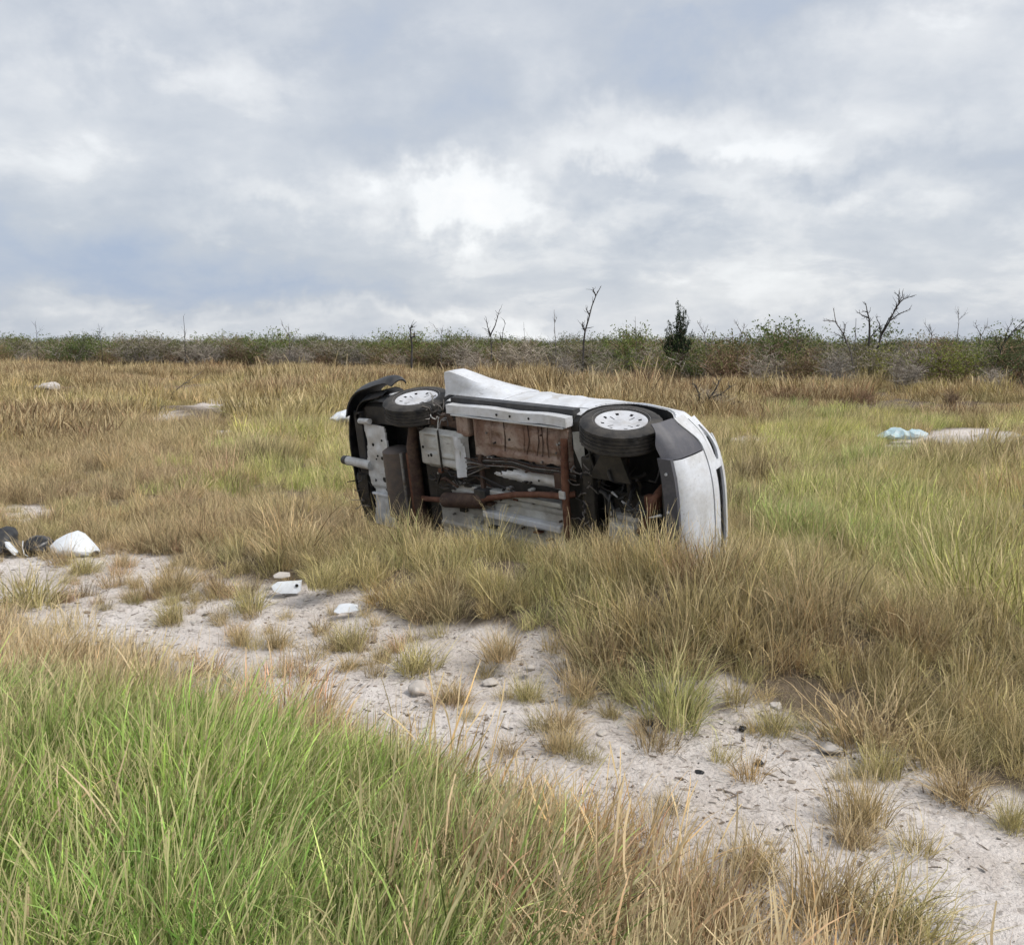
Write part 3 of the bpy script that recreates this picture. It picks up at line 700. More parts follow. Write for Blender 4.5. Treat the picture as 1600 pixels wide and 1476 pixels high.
# exhaust
tubem('exhaust_pipe', [(.78, -.13, .20), (.68, -.115, .135), (.45, -.10, .125), (.15, -.055, .125), (-.15, .02, .125), (-.30, .06, .125)], .028, 'rust', 12)
tubem('resonator', [(-.24, .055, .135), (-.30, .075, .13), (-.78, .135, .13), (-.84, .145, .135)], [.030, .072, .072, .030], 'rust_dark', 16)
tubem('exhaust_pipe', [(-.82, .145, .135), (-1.02, .17, .15), (-1.12, .2, .20), (-1.30, .22, .24), (-1.5, .2, .22)], .026, 'rust', 10)
tubem('muffler', [(-1.53, -.27, .22), (-1.53, -.24, .22), (-1.54, .42, .22), (-1.54, .45, .22)], [.10, .145, .145, .10], 'silencer', 24)
tubem('muffler_seam', [(-1.40, -.24, .16), (-1.40, .42, .16)], .016, 'steel', 8)
boxm('exhaust_hanger', (-.30, -.35, .150), (-.262, .0, .185), 'rust_dark', .005); boxm('hanger_block', (-.35, -.045, .10), (-.20, .055, .19), 'black', .01)
tubem('hanger_rod', [(-.93, .06, .17), (-.93, .28, .17)], .006, 'grime', 6)
# rear suspension
tubem('axle_beam', [(-1.26, -.58, .27), (-1.285, -.3, .225), (-1.285, .3, .225), (-1.26, .60, .27)], [.045, .062, .062, .045], 'rust_dark', 14)
boxm('axle_web', (-1.335, -.25, .165), (-1.30, .40, .20), 'rust', .008)
for sy in (-1, 1):
    tubem('trailing_arm', [(-1.22, sy * .60, .27), (-.95, sy * .61, .235), (-.62, sy * .60, .22), (-.46, sy * .58, .23)], [.05, .055, .045, .05], 'rust_dark', 12)
    th = np.linspace(0, 2 * math.pi * 5, 70); tubem('coil_spring', [(-1.12 + .052 * math.cos(t), sy * .52 + .052 * math.sin(t), .26 + .2 * k / 70) for k, t in enumerate(th)], .009, 'grime', 6)
boxm('arm_bracket', (-.56, -.69, .165), (-.40, -.50, .25), 'mud', .02); boxm('jacking_block', (-.78, -.69, .18), (-.60, -.60, .25), 'rust_dark', .02)
def tangle(name, c, r, n, mats):
    for i in range(n):
        p = Vector(c) + Vector((random.uniform(-1, 1) * r[0], random.uniform(-1, 1) * r[1], random.uniform(-1, 1) * r[2])); pts = [p]
        d = Vector((random.gauss(0, 1), random.gauss(0, 1), random.gauss(0, .5))).normalized()
        for k in range(4):
            d = (d + Vector((random.gauss(0, .5), random.gauss(0, .5), random.gauss(0, .4)))).normalized(); p = p + d * .035; pts.append(p)
        tubem(name, pts, random.uniform(.003, .007), random.choice(mats), 5)
tangle('torn_wire', (-.82, -.70, .20), (.16, .06, .03), 26, ('steel', 'black', 'deadwood', 'under_grey'))
# clutter under the floor: lines, bolts, brackets, seams
def rnd(a, b): return random.uniform(a, b)
for i in range(7):
    y = -.345 + .012 * i + rnd(-.004, .004); tubem('fuel_line' if i % 2 else 'brake_line', [(-.44, y + .05, .19), (-.2, y + .01, .165 + rnd(-.01, .01)), (.1, y - .012, .175), (.35, y + .012, .17 + rnd(-.01, .01)), (.64, y, .17), (.80, y + .03, .2)], rnd(.004, .007), ('black', 'rust_dark', 'steel', 'grime')[i % 4], 6)
for i in range(46):
    x, y = rnd(-.9, .72), rnd(-.68, .40); z = .168 if y < -.31 else .175
    tubem('bolt', [(x, y, z), (x, y, z + .03)], [rnd(.007, .012), rnd(.010, .014)], random.choice(('rust_dark', 'steel', 'grime')), 6)
for i in range(16):
    x, y = rnd(-.9, .62), rnd(-.30, .32); a, b = rnd(.02, .09), rnd(.012, .04)
    boxm('bracket', (x, y, .150), (x + a, y + b, .21), random.choice(('rust_dark', 'grime', 'under_grey', 'rust', 'steel')), .004)
for i in range(10):
    x = rnd(-.34, .66); tubem('floor_seam', [(x, -.69, .188), (x + rnd(-.02, .02), -.55, .176), (x + rnd(-.03, .03), -.42, .178)], .005, random.choice(('mud', 'rust_dark')), 5)
for i in range(14):
    x, y = rnd(-1.12, -.46), rnd(-.14, .05); tubem('fuel_hose', [(x, y, .2), (x + rnd(.05, .16), y + rnd(-.05, .05), .17), (x + rnd(.16, .3), y + rnd(-.09, .09), .19)], rnd(.006, .014), random.choice(('black', 'grime', 'rust_dark')), 6)
boxm('tank_strap', (-.80, -.54, .135), (-.785, -.14, .150), 'grime', .003)
tubem('handbrake_cable', [(.55, -.08, .17), (.1, -.06, .16), (-.3, -.16, .15), (-.7, -.10, .16), (-1.0, -.45, .2), (-1.2, -.58, .26)], .007, 'black', 6)
tubem('shock_absorber', [(-1.16, -.56, .24), (-1.42, -.50, .46)], [.030, .022], 'grime', 10)
boxm('wheel_arch_liner', (-.92, -.70, .21), (-.80, -.50, .30), 'grime', .01)
# rear end
def f_rear(x, y, u, v): return .205 + bumpy(x, y, 9, .022) - .02 * math.sin(v * 9) * sstep(.1, .3, u) + .03 * sstep(.60, .64, v) - .02 * sstep(.66, .7, v)
rearp = pan('rear_floor_panel', -2.02, -1.63, -.47, .60, f_rear, 'under_white', 26, 56, lambda u, v: u < .80 + .2 * math.sin(v * 7 + .4) * (1 - v * .4) and u > .05 + .06 * math.sin(v * 11), .02)
for hx, hy, hr in ((-1.86, -.27, .018), (-1.74, -.14, .019), (-1.80, -.16, .012), (-1.84, -.12, .01), (-1.79, .10, .03), (-1.93, .12, .016), (-1.70, -.33, .012)): hole(hx, hy, f_rear(hx, hy, .4, (hy + .47) / 1.07) - .004, hr, rearp)
boxm('panel_bead', (-1.96, .24, .165), (-1.70, .262, .20), 'paint', .006)
tubem('tow_tube', [(-2.37, -.035, .215), (-2.34, -.035, .215), (-1.96, -.035, .205)], .048, 'under_white', 16)
tubem('tube_end', [(-2.44, -.035, .215), (-2.365, -.035, .215)], [.045, .052], 'black', 16)
boxm('rear_bumper_beam', (-2.20, -.58, .24), (-2.07, .66, .36), 'black', .02)
def bumper_strip(name, pts, z0, z1, mat, thick=.012, n=8, wob=.0, parent=car):
    P = []
    cs = [Vector((a, b, 0)) for a, b in pts]; m = 6
    path = []
    for i in range(len(cs) - 1):
        p0, p1, p2, p3 = cs[max(i - 1, 0)], cs[i], cs[i + 1], cs[min(i + 2, len(cs) - 1)]
        for k in range(m):
            t = k / m; path.append(.5 * ((2 * p1) + (p2 - p0) * t + (2 * p0 - 5 * p1 + 4 * p2 - p3) * t * t + (3 * p1 - p0 - 3 * p2 + p3) * t ** 3))
    path.append(cs[-1])
    for i, p in enumerate(path):
        row = []
        t = (path[min(i + 1, len(path) - 1)] - path[max(i - 1, 0)]).normalized(); nrm = Vector((t.y, -t.x, 0))
        for j in range(n + 1):
            v = j / n; q = Vector((p.x, p.y, z0(i / (len(path) - 1)) * (1 - v) + z1(i / (len(path) - 1)) * v)) - nrm * (.05 * (2 * v - 1) ** 2)
            row.append(crumple(q, wob) if wob else q)
        P.append(row)
    return sheet(name, P, M[mat], thick, parent)
bumper_strip('rear_bumper', [(-2.16, .68), (-2.28, .50), (-2.33, .2), (-2.34, -.1), (-2.31, -.40), (-2.26, -.56)], lambda u: .22, lambda u: .60, 'black', wob=.015)
tb = bumper_strip('torn_bumper_corner', [(-2.25, -.54), (-2.21, -.68), (-2.08, -.81), (-1.86, -.895), (-1.64, -.935), (-1.54, -.90)], lambda u: .16 + .12 * u, lambda u: .60 - .14 * u, 'black', .016, wob=.02)
tb['label'] = 'torn black rear bumper corner curling past the wheel'
bumper_strip('bumper_bracket', [(-2.17, -.52), (-2.10, -.66), (-1.95, -.76), (-1.66, -.83)], lambda u: .22, lambda u: .50, 'black', .01, wob=.03)
tubem('tail_pipe_stub', [(-2.03, -.50, .19), (-1.86, -.51, .185)], .030, 'under_white', 12); tubem('tow_eye', [(-2.05 + .05 * math.cos(t), -.52 + .06 * math.sin(t), .2) for t in np.linspace(0, 5.2, 14)], .010, 'grime', 6)
tangle('bumper_debris', (-2.17, .28, .20), (.07, .28, .03), 26, ('black', 'grime', 'deadwood', 'steel'))
boxm('bumper_foam', (-2.24, .08, .215), (-2.08, .55, .25), 'grime', .0, fn=lambda p: crumple(p, .03), cuts=5)
for sy in (-1, 1): boxm('tail_lamp', (-2.26, sy * .50 - .1, .66), (-2.10, sy * .50 + .1, .80), 'lens', .02)
# engine bay, seen from below
tubem('front_crossmember', [(.715, -.60, .185), (.725, -.3, .15), (.715, .0, .145), (.705, .25, .15), (.70, .55, .19)], [.030, .034, .034, .034, .03], 'rust', 12)
boxm('crossmember_plate', (.60, -.31, .145), (.70, -.17, .20), 'rust_dark', .012); boxm('crossmember_plate', (.675, -.17, .105), (.74, -.10, .15), 'under_white', .01)
sheet('wheel_well_panel', [[Vector((.80 + .03 * j, -.66 + .14 * i / 3 * (1 + j), .20 + .03 * j)) for j in range(3)] for i in range(4)], M['under_grey'], .008)
boxm('engine_block', (1.04, -.16, .36), (1.52, .34, .66), 'grime', .03); boxm('oil_pan', (1.08, -.02, .22), (1.42, .30, .40), 'alloy', .04)
boxm('gearbox', (1.05, .26, .26), (1.40, .54, .52), 'alloy', .05); boxm('transmission_case', (1.10, .06, .19), (1.36, .26, .26), 'under_grey', .03)
boxm('radiator', (1.655, -.50, .22), (1.70, .52, .66), 'black', .008); boxm('fan_shroud', (1.60, -.40, .26), (1.652, .40, .62), 'black', .02)
for sy in (-1, 1):
    tubem('drive_shaft', [(1.22, sy * .60, .29), (1.23, sy * .48, .30), (1.24, sy * .45, .30), (1.26, sy * .12, .32)], [.045, .045, .020, .022], 'grime', 10)
    sheet('control_arm', [[Vector((1.20 + .05 * (j - 1), sy * .60, .215)) + (Vector((-.05 + .16 * (j - 1), -sy * .30, .01)) * (i / 4)) for j in range(3)] for i in range(5)], M['grime'], .03)
    tubem('tie_rod', [(1.05, sy * .62, .27), (.98, sy * .2, .27)], .012, 'grime', 8)
    tubem('strut', [(1.21, sy * .57, .30), (1.20, sy * .50, .66)], [.03, .026], 'grime', 10)
tubem('stabiliser_bar', [(1.05, -.55, .25), (.88, -.45, .22), (.86, 0, .21), (.88, .45, .22), (1.05, .55, .25)], .012, 'grime', 8)
boxm('subframe', (.86, -.46, .205), (.97, .46, .26), 'grime', .015)
tubem('rusty_downpipe', [(1.52, -.24, .40), (1.53, -.20, .30), (1.50, -.10, .24), (1.47, .02, .21), (1.40, .10, .22)], [.03, .034, .034, .03, .03], 'rust', 12)
boxm('engine_mount', (1.43, -.20, .255), (1.56, -.09, .33), 'rust', .02)
tubem('loose_bracket', [(1.54, -.06, .17), (1.66, -.10, .16)], [.004, .012], 'under_white', 8); tubem('loose_bracket', [(1.25, -.14, .21), (1.33, -.11, .19), (1.35, -.13, .2)], [.006, .016, .006], 'alloy', 8)
tubem('loose_bracket', [(1.16, -.20, .21), (1.22, -.17, .2)], [.012, .006], 'alloy', 8)
for i in range(34):
    p = Vector((random.uniform(.86, 1.58), random.uniform(-.38, .35), random.uniform(.22, .36))); pts = [p]; d = Vector((random.gauss(0, 1), random.gauss(0, 1), random.gauss(0, .4))).normalized()
    for k in range(5):
        d = (d + Vector((random.gauss(0, .45), random.gauss(0, .45), random.gauss(0, .3)))).normalized(); p = p + d * .055; pts.append(Vector((min(1.6, max(.84, p.x)), p.y, max(.18, p.z))))
    tubem('hose', pts, random.uniform(.006, .016), random.choice(('black', 'grime', 'rust_dark', 'grime', 'black')), 7)
tangle('snagged_grass_stem', (.90, -.12, .20), (.09, .26, .04), 34, ('deadwood', 'grime', 'deadwood', 'black'))
# front end
def xf(y): return 1.885 - .085 * (abs(y) / .55) ** 3.0
def xl(z): return float(np.interp(z, [.14, .19, .26, .42, .54, .60, .66, .74, .82], [.13, .05, .012, 0, .0, .004, .012, .03, .06]))
def face(name, y0, y1, z0, z1, mat, off=0.0, ny=22, nz=12, thick=.012, mask=None, bulge=None, parent=car, wob=0):
    P = []
    for i in range(ny + 1):
        y = y0 + (y1 - y0) * i / ny; row = []
        for j in range(nz + 1):
            z = (z0(y) if callable(z0) else z0); z = z + ((z1(y) if callable(z1) else z1) - z) * j / nz
            p = Vector((xf(y) - xl(z) + off + (bulge(i / ny, j / nz) if bulge else 0), y, z)); row.append(crumple(p, wob) if wob else p)
        P.append(row)
    return sheet(name, P, M[mat], thick, parent, mask, inward=(-1, 0, 0))
fb = face('front_bumper', -.535, .60, .150, lambda y: .538, 'paint', .004, 40, 14, bulge=lambda u, v: -.010 * (sstep(.28, .30, v) - sstep(.33, .35, v)) + .006 * math.sin(v * 3))
face('bumper_corner', -.80, -.540, lambda y: .155 + .05 * sstep(-.62, -.8, y), lambda y: .552 - .13 * sstep(-.58, -.80, y), 'charcoal', .0, 20, 14)['label'] = 'dark grey corner of the front bumper'
face('bumper_corner', .605, .80, .17, .46, 'charcoal', .0, 8, 8)
face('bumper_lip', -.80, .78, lambda y: .546 - .12 * sstep(-.58, -.80, y), lambda y: .618 + .01 * math.cos(y * 3) - .05 * sstep(-.62, -.8, y), 'paint', .012, 44, 8, .02)
face('grille', -.36, .60, .622, .742, 'black', -.03, 24, 6, .01)
for k in range(4): face('grille_bar', -.34, .58, .634 + k * .025, .641 + k * .025, 'grime', -.030, 16, 1, .01)
def oval(i, j, ny=26, nz=16):
    u, v = (i + .5) / ny * 2 - 1, (j + .5) / nz * 2 - 1
    return (abs(u) / .70) ** 2.4 + (abs(v) / .55) ** 2.4 > 1
hs = face('headlamp_surround', -.765, -.365, lambda y: .624 - .05 * sstep(-.62, -.8, y), lambda y: .778 - .10 * sstep(-.5, -.78, y), 'paint', .010, 26, 16, .02, mask=oval)
face('headlamp', -.72, -.40, .627, .745, 'glass', -.035, 12, 8, .01)
face('headlamp', .62, .76, .55, .66, 'lens', .0, 6, 6, .01)
face('hood_edge', -.42, .60, .744, .80, 'paint', .012, 24, 4, .02)
sheet('hood_lip', [[Vector((1.715 + (xf(y) - xl(.80) + .012 - 1.715) * j / 4, y, .812 - .012 * j / 4)) for j in range(5)] for y in np.linspace(-.60, .60, 25)], M['paint'], .012)
face('grille_backing', -.62, .60, .56, .806, 'dark', -.075, 20, 4, .008)
val = boxm('lower_valance', (1.705, -.555, .150), (1.825, .60, .185), 'charcoal', .0, fn=lambda p: p + Vector((-.12 * (abs(p.y) / .6) ** 3 * .5, 0, 0)), cuts=7)
for by in (-.44, -.14, .18): tubem('bolt', [(1.735, by, .140), (1.735, by, .152)], [.010, .013], 'cover', 8, val)

# wheels
def wheel(x, y, side, tilt, steer=0.0):
    w = empty('wheel', (x, y, WR)); w.parent = car
    w.rotation_euler = (side * tilt, 0, steer); w.scale = (1.14, 1.14, 1.14)
    prof = [(.178, -.070), (.186, -.082), (.198, -.089), (.215, -.091), (.245, -.089), (.268, -.080), (.281, -.068)]
    tread = []
    for a, b in ((-.066, -.044), (-.036, -.016), (-.008, .008), (.016, .036), (.044, .066)): tread += [(.288, a), (.2885, b), (.279, b + .0015), (.279, b + .0065)]
    prof = prof + tread[:-2] + [(r, -h) for r, h in prof[::-1]]
    n = 96; V = []; Fa = []
    for k in range(n):
        a = 2 * math.pi * k / n
        for r, h in prof: V.append((r * math.cos(a), -side * h * -1, r * math.sin(a)))
    m = len(prof)
    for k in range(n):
        for j in range(m - 1): Fa.append((k * m + j, ((k + 1) % n) * m + j, ((k + 1) % n) * m + j + 1, k * m + j + 1))
    for q, vtx in enumerate(V):
        k, j = divmod(q, m); r_ = math.hypot(vtx[0], vtx[2])
        if r_ > .285 and (k + (j // 4) * 1) % 3 == 0: V[q] = (vtx[0] * .978, vtx[1], vtx[2] * .978)
    ty = mk('tyre', V, Fa, M['rubber'], w); ty.data.set_sharp_from_angle(angle=R(35))
    # wheel cover with oval slots; outer face points to y = side
    rad = [.0, .030, .036, .070, .120, .143, .166, .180, .186]; dep = [.070, .070, .066, .060, .066, .072, .076, .078, .070]
    V = []; Fa = []; nn = 72
    for k in range(nn):
        a = 2 * math.pi * k / nn
        for r, d in zip(rad, dep): V.append((r * math.cos(a), side * d, r * math.sin(a)))
    m = len(rad)
    for k in range(nn):
        for j in range(m - 1):
            if j == 4 and (k % 9) in (0, 1): continue
            if j == 3 and (k % 9) == 6 and (k // 9) % 2: continue
            Fa.append((k * m + j, ((k + 1) % nn) * m + j, ((k + 1) % nn) * m + j + 1, k * m + j + 1))
    c = mk('wheel_cover', V, Fa, M['cover'], w); c.data.set_sharp_from_angle(angle=R(50))
    rv = []; rf = []
    for k in range(48):
        a = 2 * math.pi * k / 48
        for r, d in ((.183, .066), (.190, .084), (.200, .090), (.204, .084)): rv.append((r * math.cos(a), side * d, r * math.sin(a)))
    for k in range(48):
        for j in range(3): rf.append((k * 4 + j, ((k + 1) % 48) * 4 + j, ((k + 1) % 48) * 4 + j + 1, k * 4 + j + 1))
    mk('rim_flange', rv, rf, M['steel'], w)
    v, f = tube_geo([(0, side * -.075, 0), (0, side * .052, 0)], [.183, .172], 40); mk('rim', v, f, M['dark'], w, False)
    return w
wheel(WB, -.690, -1, R(-4.5), R(9)); wheel(-WB, -.690, -1, R(-7), R(4)); wheel(WB, .705, 1, 0); wheel(-WB, .705, 1, 0)
# ------------------------------------------------------------------ loose litter on the sand
def tint_mat(name, rough=.8):
    m, nt, b = mat_new(name); t = nd(nt, 'ShaderNodeAttribute', attribute_name='tint', attribute_type='INSTANCER')
    n = noise_tex(nt, 30, 3, .6); c = mixc(nt, .5, t.outputs['Color'], ramp(nt, n, [(.3, (.5, .5, .5)), (.7, (1.1, 1.1, 1.1))]), 'MULTIPLY')
    nt.links.new(c, b.inputs['Base Color']); b.inputs['Roughness'].default_value = rough; return m
M['litter'] = tint_mat('litter')
def lump_mesh(name, seed, sx, sy, sz, mat, sub=2, rough=.25):
    bm = bmesh.new(); bmesh.ops.create_icosphere(bm, subdivisions=sub, radius=1)
    for v in bm.verts:
        k = 1 + rough * mnoise.noise(v.co * 1.3 + Vector((seed * 3.1, seed, 0))) + rough * .5 * mnoise.noise(v.co * 3.1 + Vector((seed, 0, seed)))
        v.co = Vector((v.co.x * sx * k, v.co.y * sy * k, v.co.z * sz * k))
    me = bpy.data.meshes.new(name); bm.to_mesh(me); bm.free(); me.materials.append(mat); return me
def twig_mesh(name, seed, mat, L=1.0, r=.03):
    g = random.Random(seed); p = Vector((-L / 2, 0, .01)); pts = [p]; d = Vector((1, 0, 0))
    for k in range(4):
        d = (d + Vector((0, g.gauss(0, .25), g.gauss(.0, .12)))).normalized(); p = p + d * L / 4; pts.append(Vector((p.x, p.y, max(p.z, .01))))
    v, f = tube_geo(pts, [r, r * .9, r * .8, r * .6, r * .3], 4); me = bpy.data.meshes.new(name); me.from_pydata(v, [], f); me.materials.append(mat); return me
def chip_mesh(name, seed, mat):
    g = random.Random(seed); n = 7; V = [(0, 0, .12)]; 
    for k in range(n):
        a = 2 * math.pi * k / n; r = g.uniform(.6, 1.1); V.append((r * math.cos(a), .45 * r * math.sin(a), g.uniform(0, .22)))
    me = bpy.data.meshes.new(name); me.from_pydata(V, [], [(0, 1 + k, 1 + (k + 1) % n) for k in range(n)]); me.materials.append(mat); return me
src_collection('litter', [chip_mesh('leaf_chip', i, M['litter']) for i in range(4)] + [lump_mesh('pebble', i, 1, .8, .4, M['litter'], 1) for i in range(1)] + [twig_mesh('twig', i, M['litter'], 3.2, .16) for i in range(4)])
def litter():
    x, y = cand(2.8, 13, 700); nr, fr, u, v, vn, vf = zone(x, y)
    bare = 1 - np.maximum(nr, fr); n = len(x)
    keep = rng.uniform(size=n) < bare * np.clip(.55 + fbm2(x, y, 1.5, 30) * .9, .12, 1)
    x, y = x[keep], y[keep]; n = len(x)
    s = np.clip(np.exp(rng.normal(-4.75, .5, n)), .003, .032)
    pal = np.array([[.09, .075, .06], [.20, .155, .115], [.25, .19, .14], [.33, .27, .21], [.72, .68, .63], [.62, .56, .50], [.10, .085, .07]])
    t = pal[rng.choice(7, n, p=[.08, .2, .24, .16, .14, .12, .06])]
    rot = np.stack([rng.normal(0, .12, n), rng.normal(0, .12, n), rng.uniform(0, 6.28, n)], 1)
    z = ground_z(x, y) + .002
    scatter('ground_litter', 'litter', np.stack([x, y, z], 1), rot, np.stack([s, s, s], 1), t, 'dry leaf chips, twigs and pebbles strewn over the pale sand', 'litter')
litter()

# ------------------------------------------------------------------ single tussocks that stand on the sand
TM = [blades_mesh('grass_tussock', 420, .07, .25, .42, .62, 1.05, .0022, 6, (.10 - .05 * i, .04 * i - .08), M['blade_own'], 70 + i, .04, .26, 4, .075) for i in range(6)]
def tussock(u, v, wpx, hue, label, hs=1.0):
    x, y = px2g(u, v); z = float(ground_z(x, y)); x, y = px2g(u, v, z)
    k = wpx / F * math.hypot(y, CAMH) / .36
    o = bpy.data.objects.new('grass_tussock', TM[len(TUS) % 5]); COL.objects.link(o); o.location = (x, y, z); o.scale = (k * random.uniform(.85, 1.2), k * random.uniform(.85, 1.15), k * hs * random.uniform(.75, 1.1)); o.rotation_euler = (random.uniform(-.16, .16), random.uniform(-.16, .16), random.uniform(0, 6.28))
    c = {'green': C_OLIVE * .7 + C_GREEN2 * .4, 'olive': C_OLIVE, 'brown': C_BROWN, 'straw': C_TAN}[hue]; o.color = (*c, 1)
    TUS.append(o); tag(o, label, 'grass tussock', 'grass tussocks growing on the bare sand')
TUS = []
for a in ((48, 948, 105, 'olive', 'broad spiky grass tussock at the photo edge below the black debris'),
          (132, 896, 62, 'olive', 'spiky grass tussock directly below the white dome-shaped panel'),
          (196, 856, 48, 'brown', 'brown grass tussock right behind the white dome-shaped panel'),
          (190, 884, 34, 'straw', 'tiny straw tussock just right of the white dome-shaped panel'),
          (212, 918, 34, 'straw', 'little flat tussock between the white panel and the split tussock'),
          (264, 972, 58, 'olive', 'low split tussock alone in the sand above the near grass'),
          (272, 926, 60, 'straw', 'pale tussock at the start of the sand strip, left of the scraps'),
          (388, 955, 76, 'olive', 'rounded tussock left of the white rectangular scrap'),
          (500, 915, 70, 'olive', 'upright tussock just right of the white rectangular scrap'),
          (375, 1006, 44, 'straw', 'thin straw tussock in the sand above the green grass'),
          (437, 1012, 62, 'straw', 'loose straw tussock below the rounded tussock on the sand'),
          (546, 1014, 66, 'olive', 'tussock standing right below the small white plastic scrap'),
          (548, 1046, 46, 'straw', 'pale straw tussock in front of the one under the white scrap'),
          (655, 1048, 92, 'olive', 'bushy tussock at the middle of the sand strip, below the car'),
          (786, 1026, 78, 'brown', 'tall brown tussock on the sand below the car underbody'),
          (712, 1098, 54, 'straw', 'straw tussock by the pale lump at the near sand edge'),
          (826, 1092, 66, 'olive', 'small spiky tussock right of the pale lump on the sand'),
          (904, 1082, 84, 'brown', 'brown tussock at the sand edge left of the big rounded tussock'),
          (880, 1140, 72, 'brown', 'upper of the paired tussocks on the sand below the car nose'),
          (880, 1172, 66, 'straw', 'lower of the paired tussocks on the sand below the car nose'),
          (1052, 1125, 160, 'green', 'big rounded green tussock with the black scrap at its foot'),
          (1214, 1144, 78, 'olive', 'single upright tussock right of the big rounded green one'),
          (1350, 1168, 170, 'brown', 'widest brown tussock on the sand at the right'),
          (1378, 1212, 90, 'olive', 'olive tussock leaning out below the widest brown tussock'),
          (1340, 1282, 110, 'straw', 'sparse straw tussock far out on the sand path'),
          (1340, 1318, 80, 'brown', 'small brown tussock in front of the sparse straw one'),
          (1495, 1250, 110, 'brown', 'brown tussock spreading over the sand near the right edge'),
          (1585, 1292, 80, 'olive', 'tussock cut by the right edge of the photo beside the sand'),
          (1175, 1362, 120, 'straw', 'thin ragged tussock at the near side of the sand path'),
          (1290, 1445, 190, 'brown', 'dark shaggy brown tussock at the lower edge by the sand'),
          (1420, 1470, 170, 'olive', 'tall sparse tussock at the bottom edge on the sand')):
    tussock(*a)

# ------------------------------------------------------------------ wreckage and rubbish lying about
def shard(name, outline, vbase, mat, label, cat, bulge=.06, depth=.03, lean=0.0, rag=0.0, zoff=0.0, parent=None):
    """a curved piece with its outline given in photo pixels, standing or lying at the ground point under it"""
    us = [p[0] for p in outline]; uc = (min(us) + max(us)) / 2
    x0, y0 = px2g(uc, vbase); z0 = float(ground_z(x0, y0)); x0, y0 = px2g(uc, vbase, z0)
    k = math.hypot(y0, CAMH - z0) / F; ca = math.cos(lean), math.sin(lean)
    loc = [((u - uc) * k, (vbase - v) * k) for u, v in outline]
    cx, cz = sum(p[0] for p in loc) / len(loc), sum(p[1] for p in loc) / len(loc)
    # refine the outline
    L = []
    for i in range(len(loc)):
        a, b = loc[i], loc[(i + 1) % len(loc)]
        for t in (0, .34, .67): L.append((a[0] + (b[0] - a[0]) * t, a[1] + (b[1] - a[1]) * t))
    n = len(L); V = []; Fa = []; rings = [1, .97, .82, .62, .4, .2]
    def place(px, pz, dep):
        q = Vector((px, dep + pz * ca[1], pz * ca[0])); return q + mnoise.noise_vector(q * 9) * rag
    for s in rings:
        for (a, b) in L: V.append(place(cx + (a - cx) * s, cz + (b - cz) * s, -bulge * (1 - s * s)))
    V.append(place(cx, cz, -bulge)); top = len(V) - 1
    for r in range(len(rings) - 1):
        for i in range(n): Fa.append((r * n + i, r * n + (i + 1) % n, (r + 1) * n + (i + 1) % n, (r + 1) * n + i))
    for i in range(n): Fa.append(((len(rings) - 1) * n + i, (len(rings) - 1) * n + (i + 1) % n, top))
    b0 = len(V)
    for s in (1, .8, .4):
        for (a, b) in L: V.append(place(cx + (a - cx) * s, cz + (b - cz) * s, depth - bulge * (1 - s * s) * .8 + .006))
    V.append(place(cx, cz, depth - bulge * .8))
    for r in range(2):
        for i in range(n): Fa.append((b0 + r * n + i, b0 + (r + 1) * n + i, b0 + (r + 1) * n + (i + 1) % n, b0 + r * n + (i + 1) % n))
    for i in range(n): Fa.append((b0 + 2 * n + i, len(V) - 1, b0 + 2 * n + (i + 1) % n)); Fa.append((i, b0 + i, b0 + (i + 1) % n, (i + 1) % n))
    o = mk(name, V, Fa, M[mat]); o.data.set_sharp_from_angle(angle=R(42)); o.location = (x0, y0, z0 + zoff)
    if parent:
        o.parent = parent; o.location = Vector(o.location) - parent.location
    elif label: tag(o, label, cat)
    return o
def group_root(name, u, v, label, cat):
    x, y = px2g(u, v); z = float(ground_z(x, y)); x, y = px2g(u, v, z); e = empty(name, (x, y, z)); return tag(e, label, cat)
shard('torn_bodywork', [(75, 853), (84, 842), (97, 834), (112, 829), (124, 834), (136, 845), (146, 855), (152, 862), (147, 868), (130, 870), (108, 870), (90, 867), (79, 863)], 870, 'white_plastic', 'white dome-shaped torn car panel on the sand beside black debris', 'car panel', .16, .05, .45)
shard('panel_clip', [(140, 866), (147, 861), (152, 861), (153, 869), (146, 871)], 871, 'black', 'small black clip under the lower tip of the white panel', 'plastic scrap', .02, .03)
bag = group_root('black_bundle', 55, 867, 'crumpled black bundle between the dark car part and the white panel', 'bundle')
shard('crumpled_film', [(31, 851), (42, 843), (56, 840), (68, 841), (75, 847), (76, 860), (68, 865), (54, 866), (42, 868), (34, 864)], 868, 'black_film', None, None, .13, .10, .3, .03, parent=bag)
def strip(name, pts, vbase, r, mat, parent=None, label=None, cat=None, lift=.0):
    us = [p[0] for p in pts]; uc = sum(us) / len(us); x0, y0 = px2g(uc, vbase); z0 = float(ground_z(x0, y0)); x0, y0 = px2g(uc, vbase, z0); k = math.hypot(y0, CAMH - z0) / F
    P = [Vector(((u - uc) * k, -.19 + (vbase - v) * k * .45, (vbase - v) * k + .01)) for u, v in pts]
    vv_, ff_ = tube_geo(P, r, 6); o = mk(name, vv_, ff_, M[mat]); o.location = (x0, y0, z0)
    if parent: o.parent = parent; o.location = Vector(o.location) - parent.location
    else: tag(o, label, cat)
    return o
strip('piping', [(47, 842), (48, 852), (52, 861), (58, 864)], 866, .004, 'white_plastic', bag)
dk = group_root('car_part', 15, 868, 'dark car part with a white strip at the photo edge on sand', 'car part')
shard('housing', [(-22, 832), (-4, 824), (10, 826), (16, 834), (17, 846), (27, 857), (33, 863), (30, 867), (14, 868), (-8, 867), (-24, 864)], 868, 'black', None, None, .12, .10, .4, .02, parent=dk)
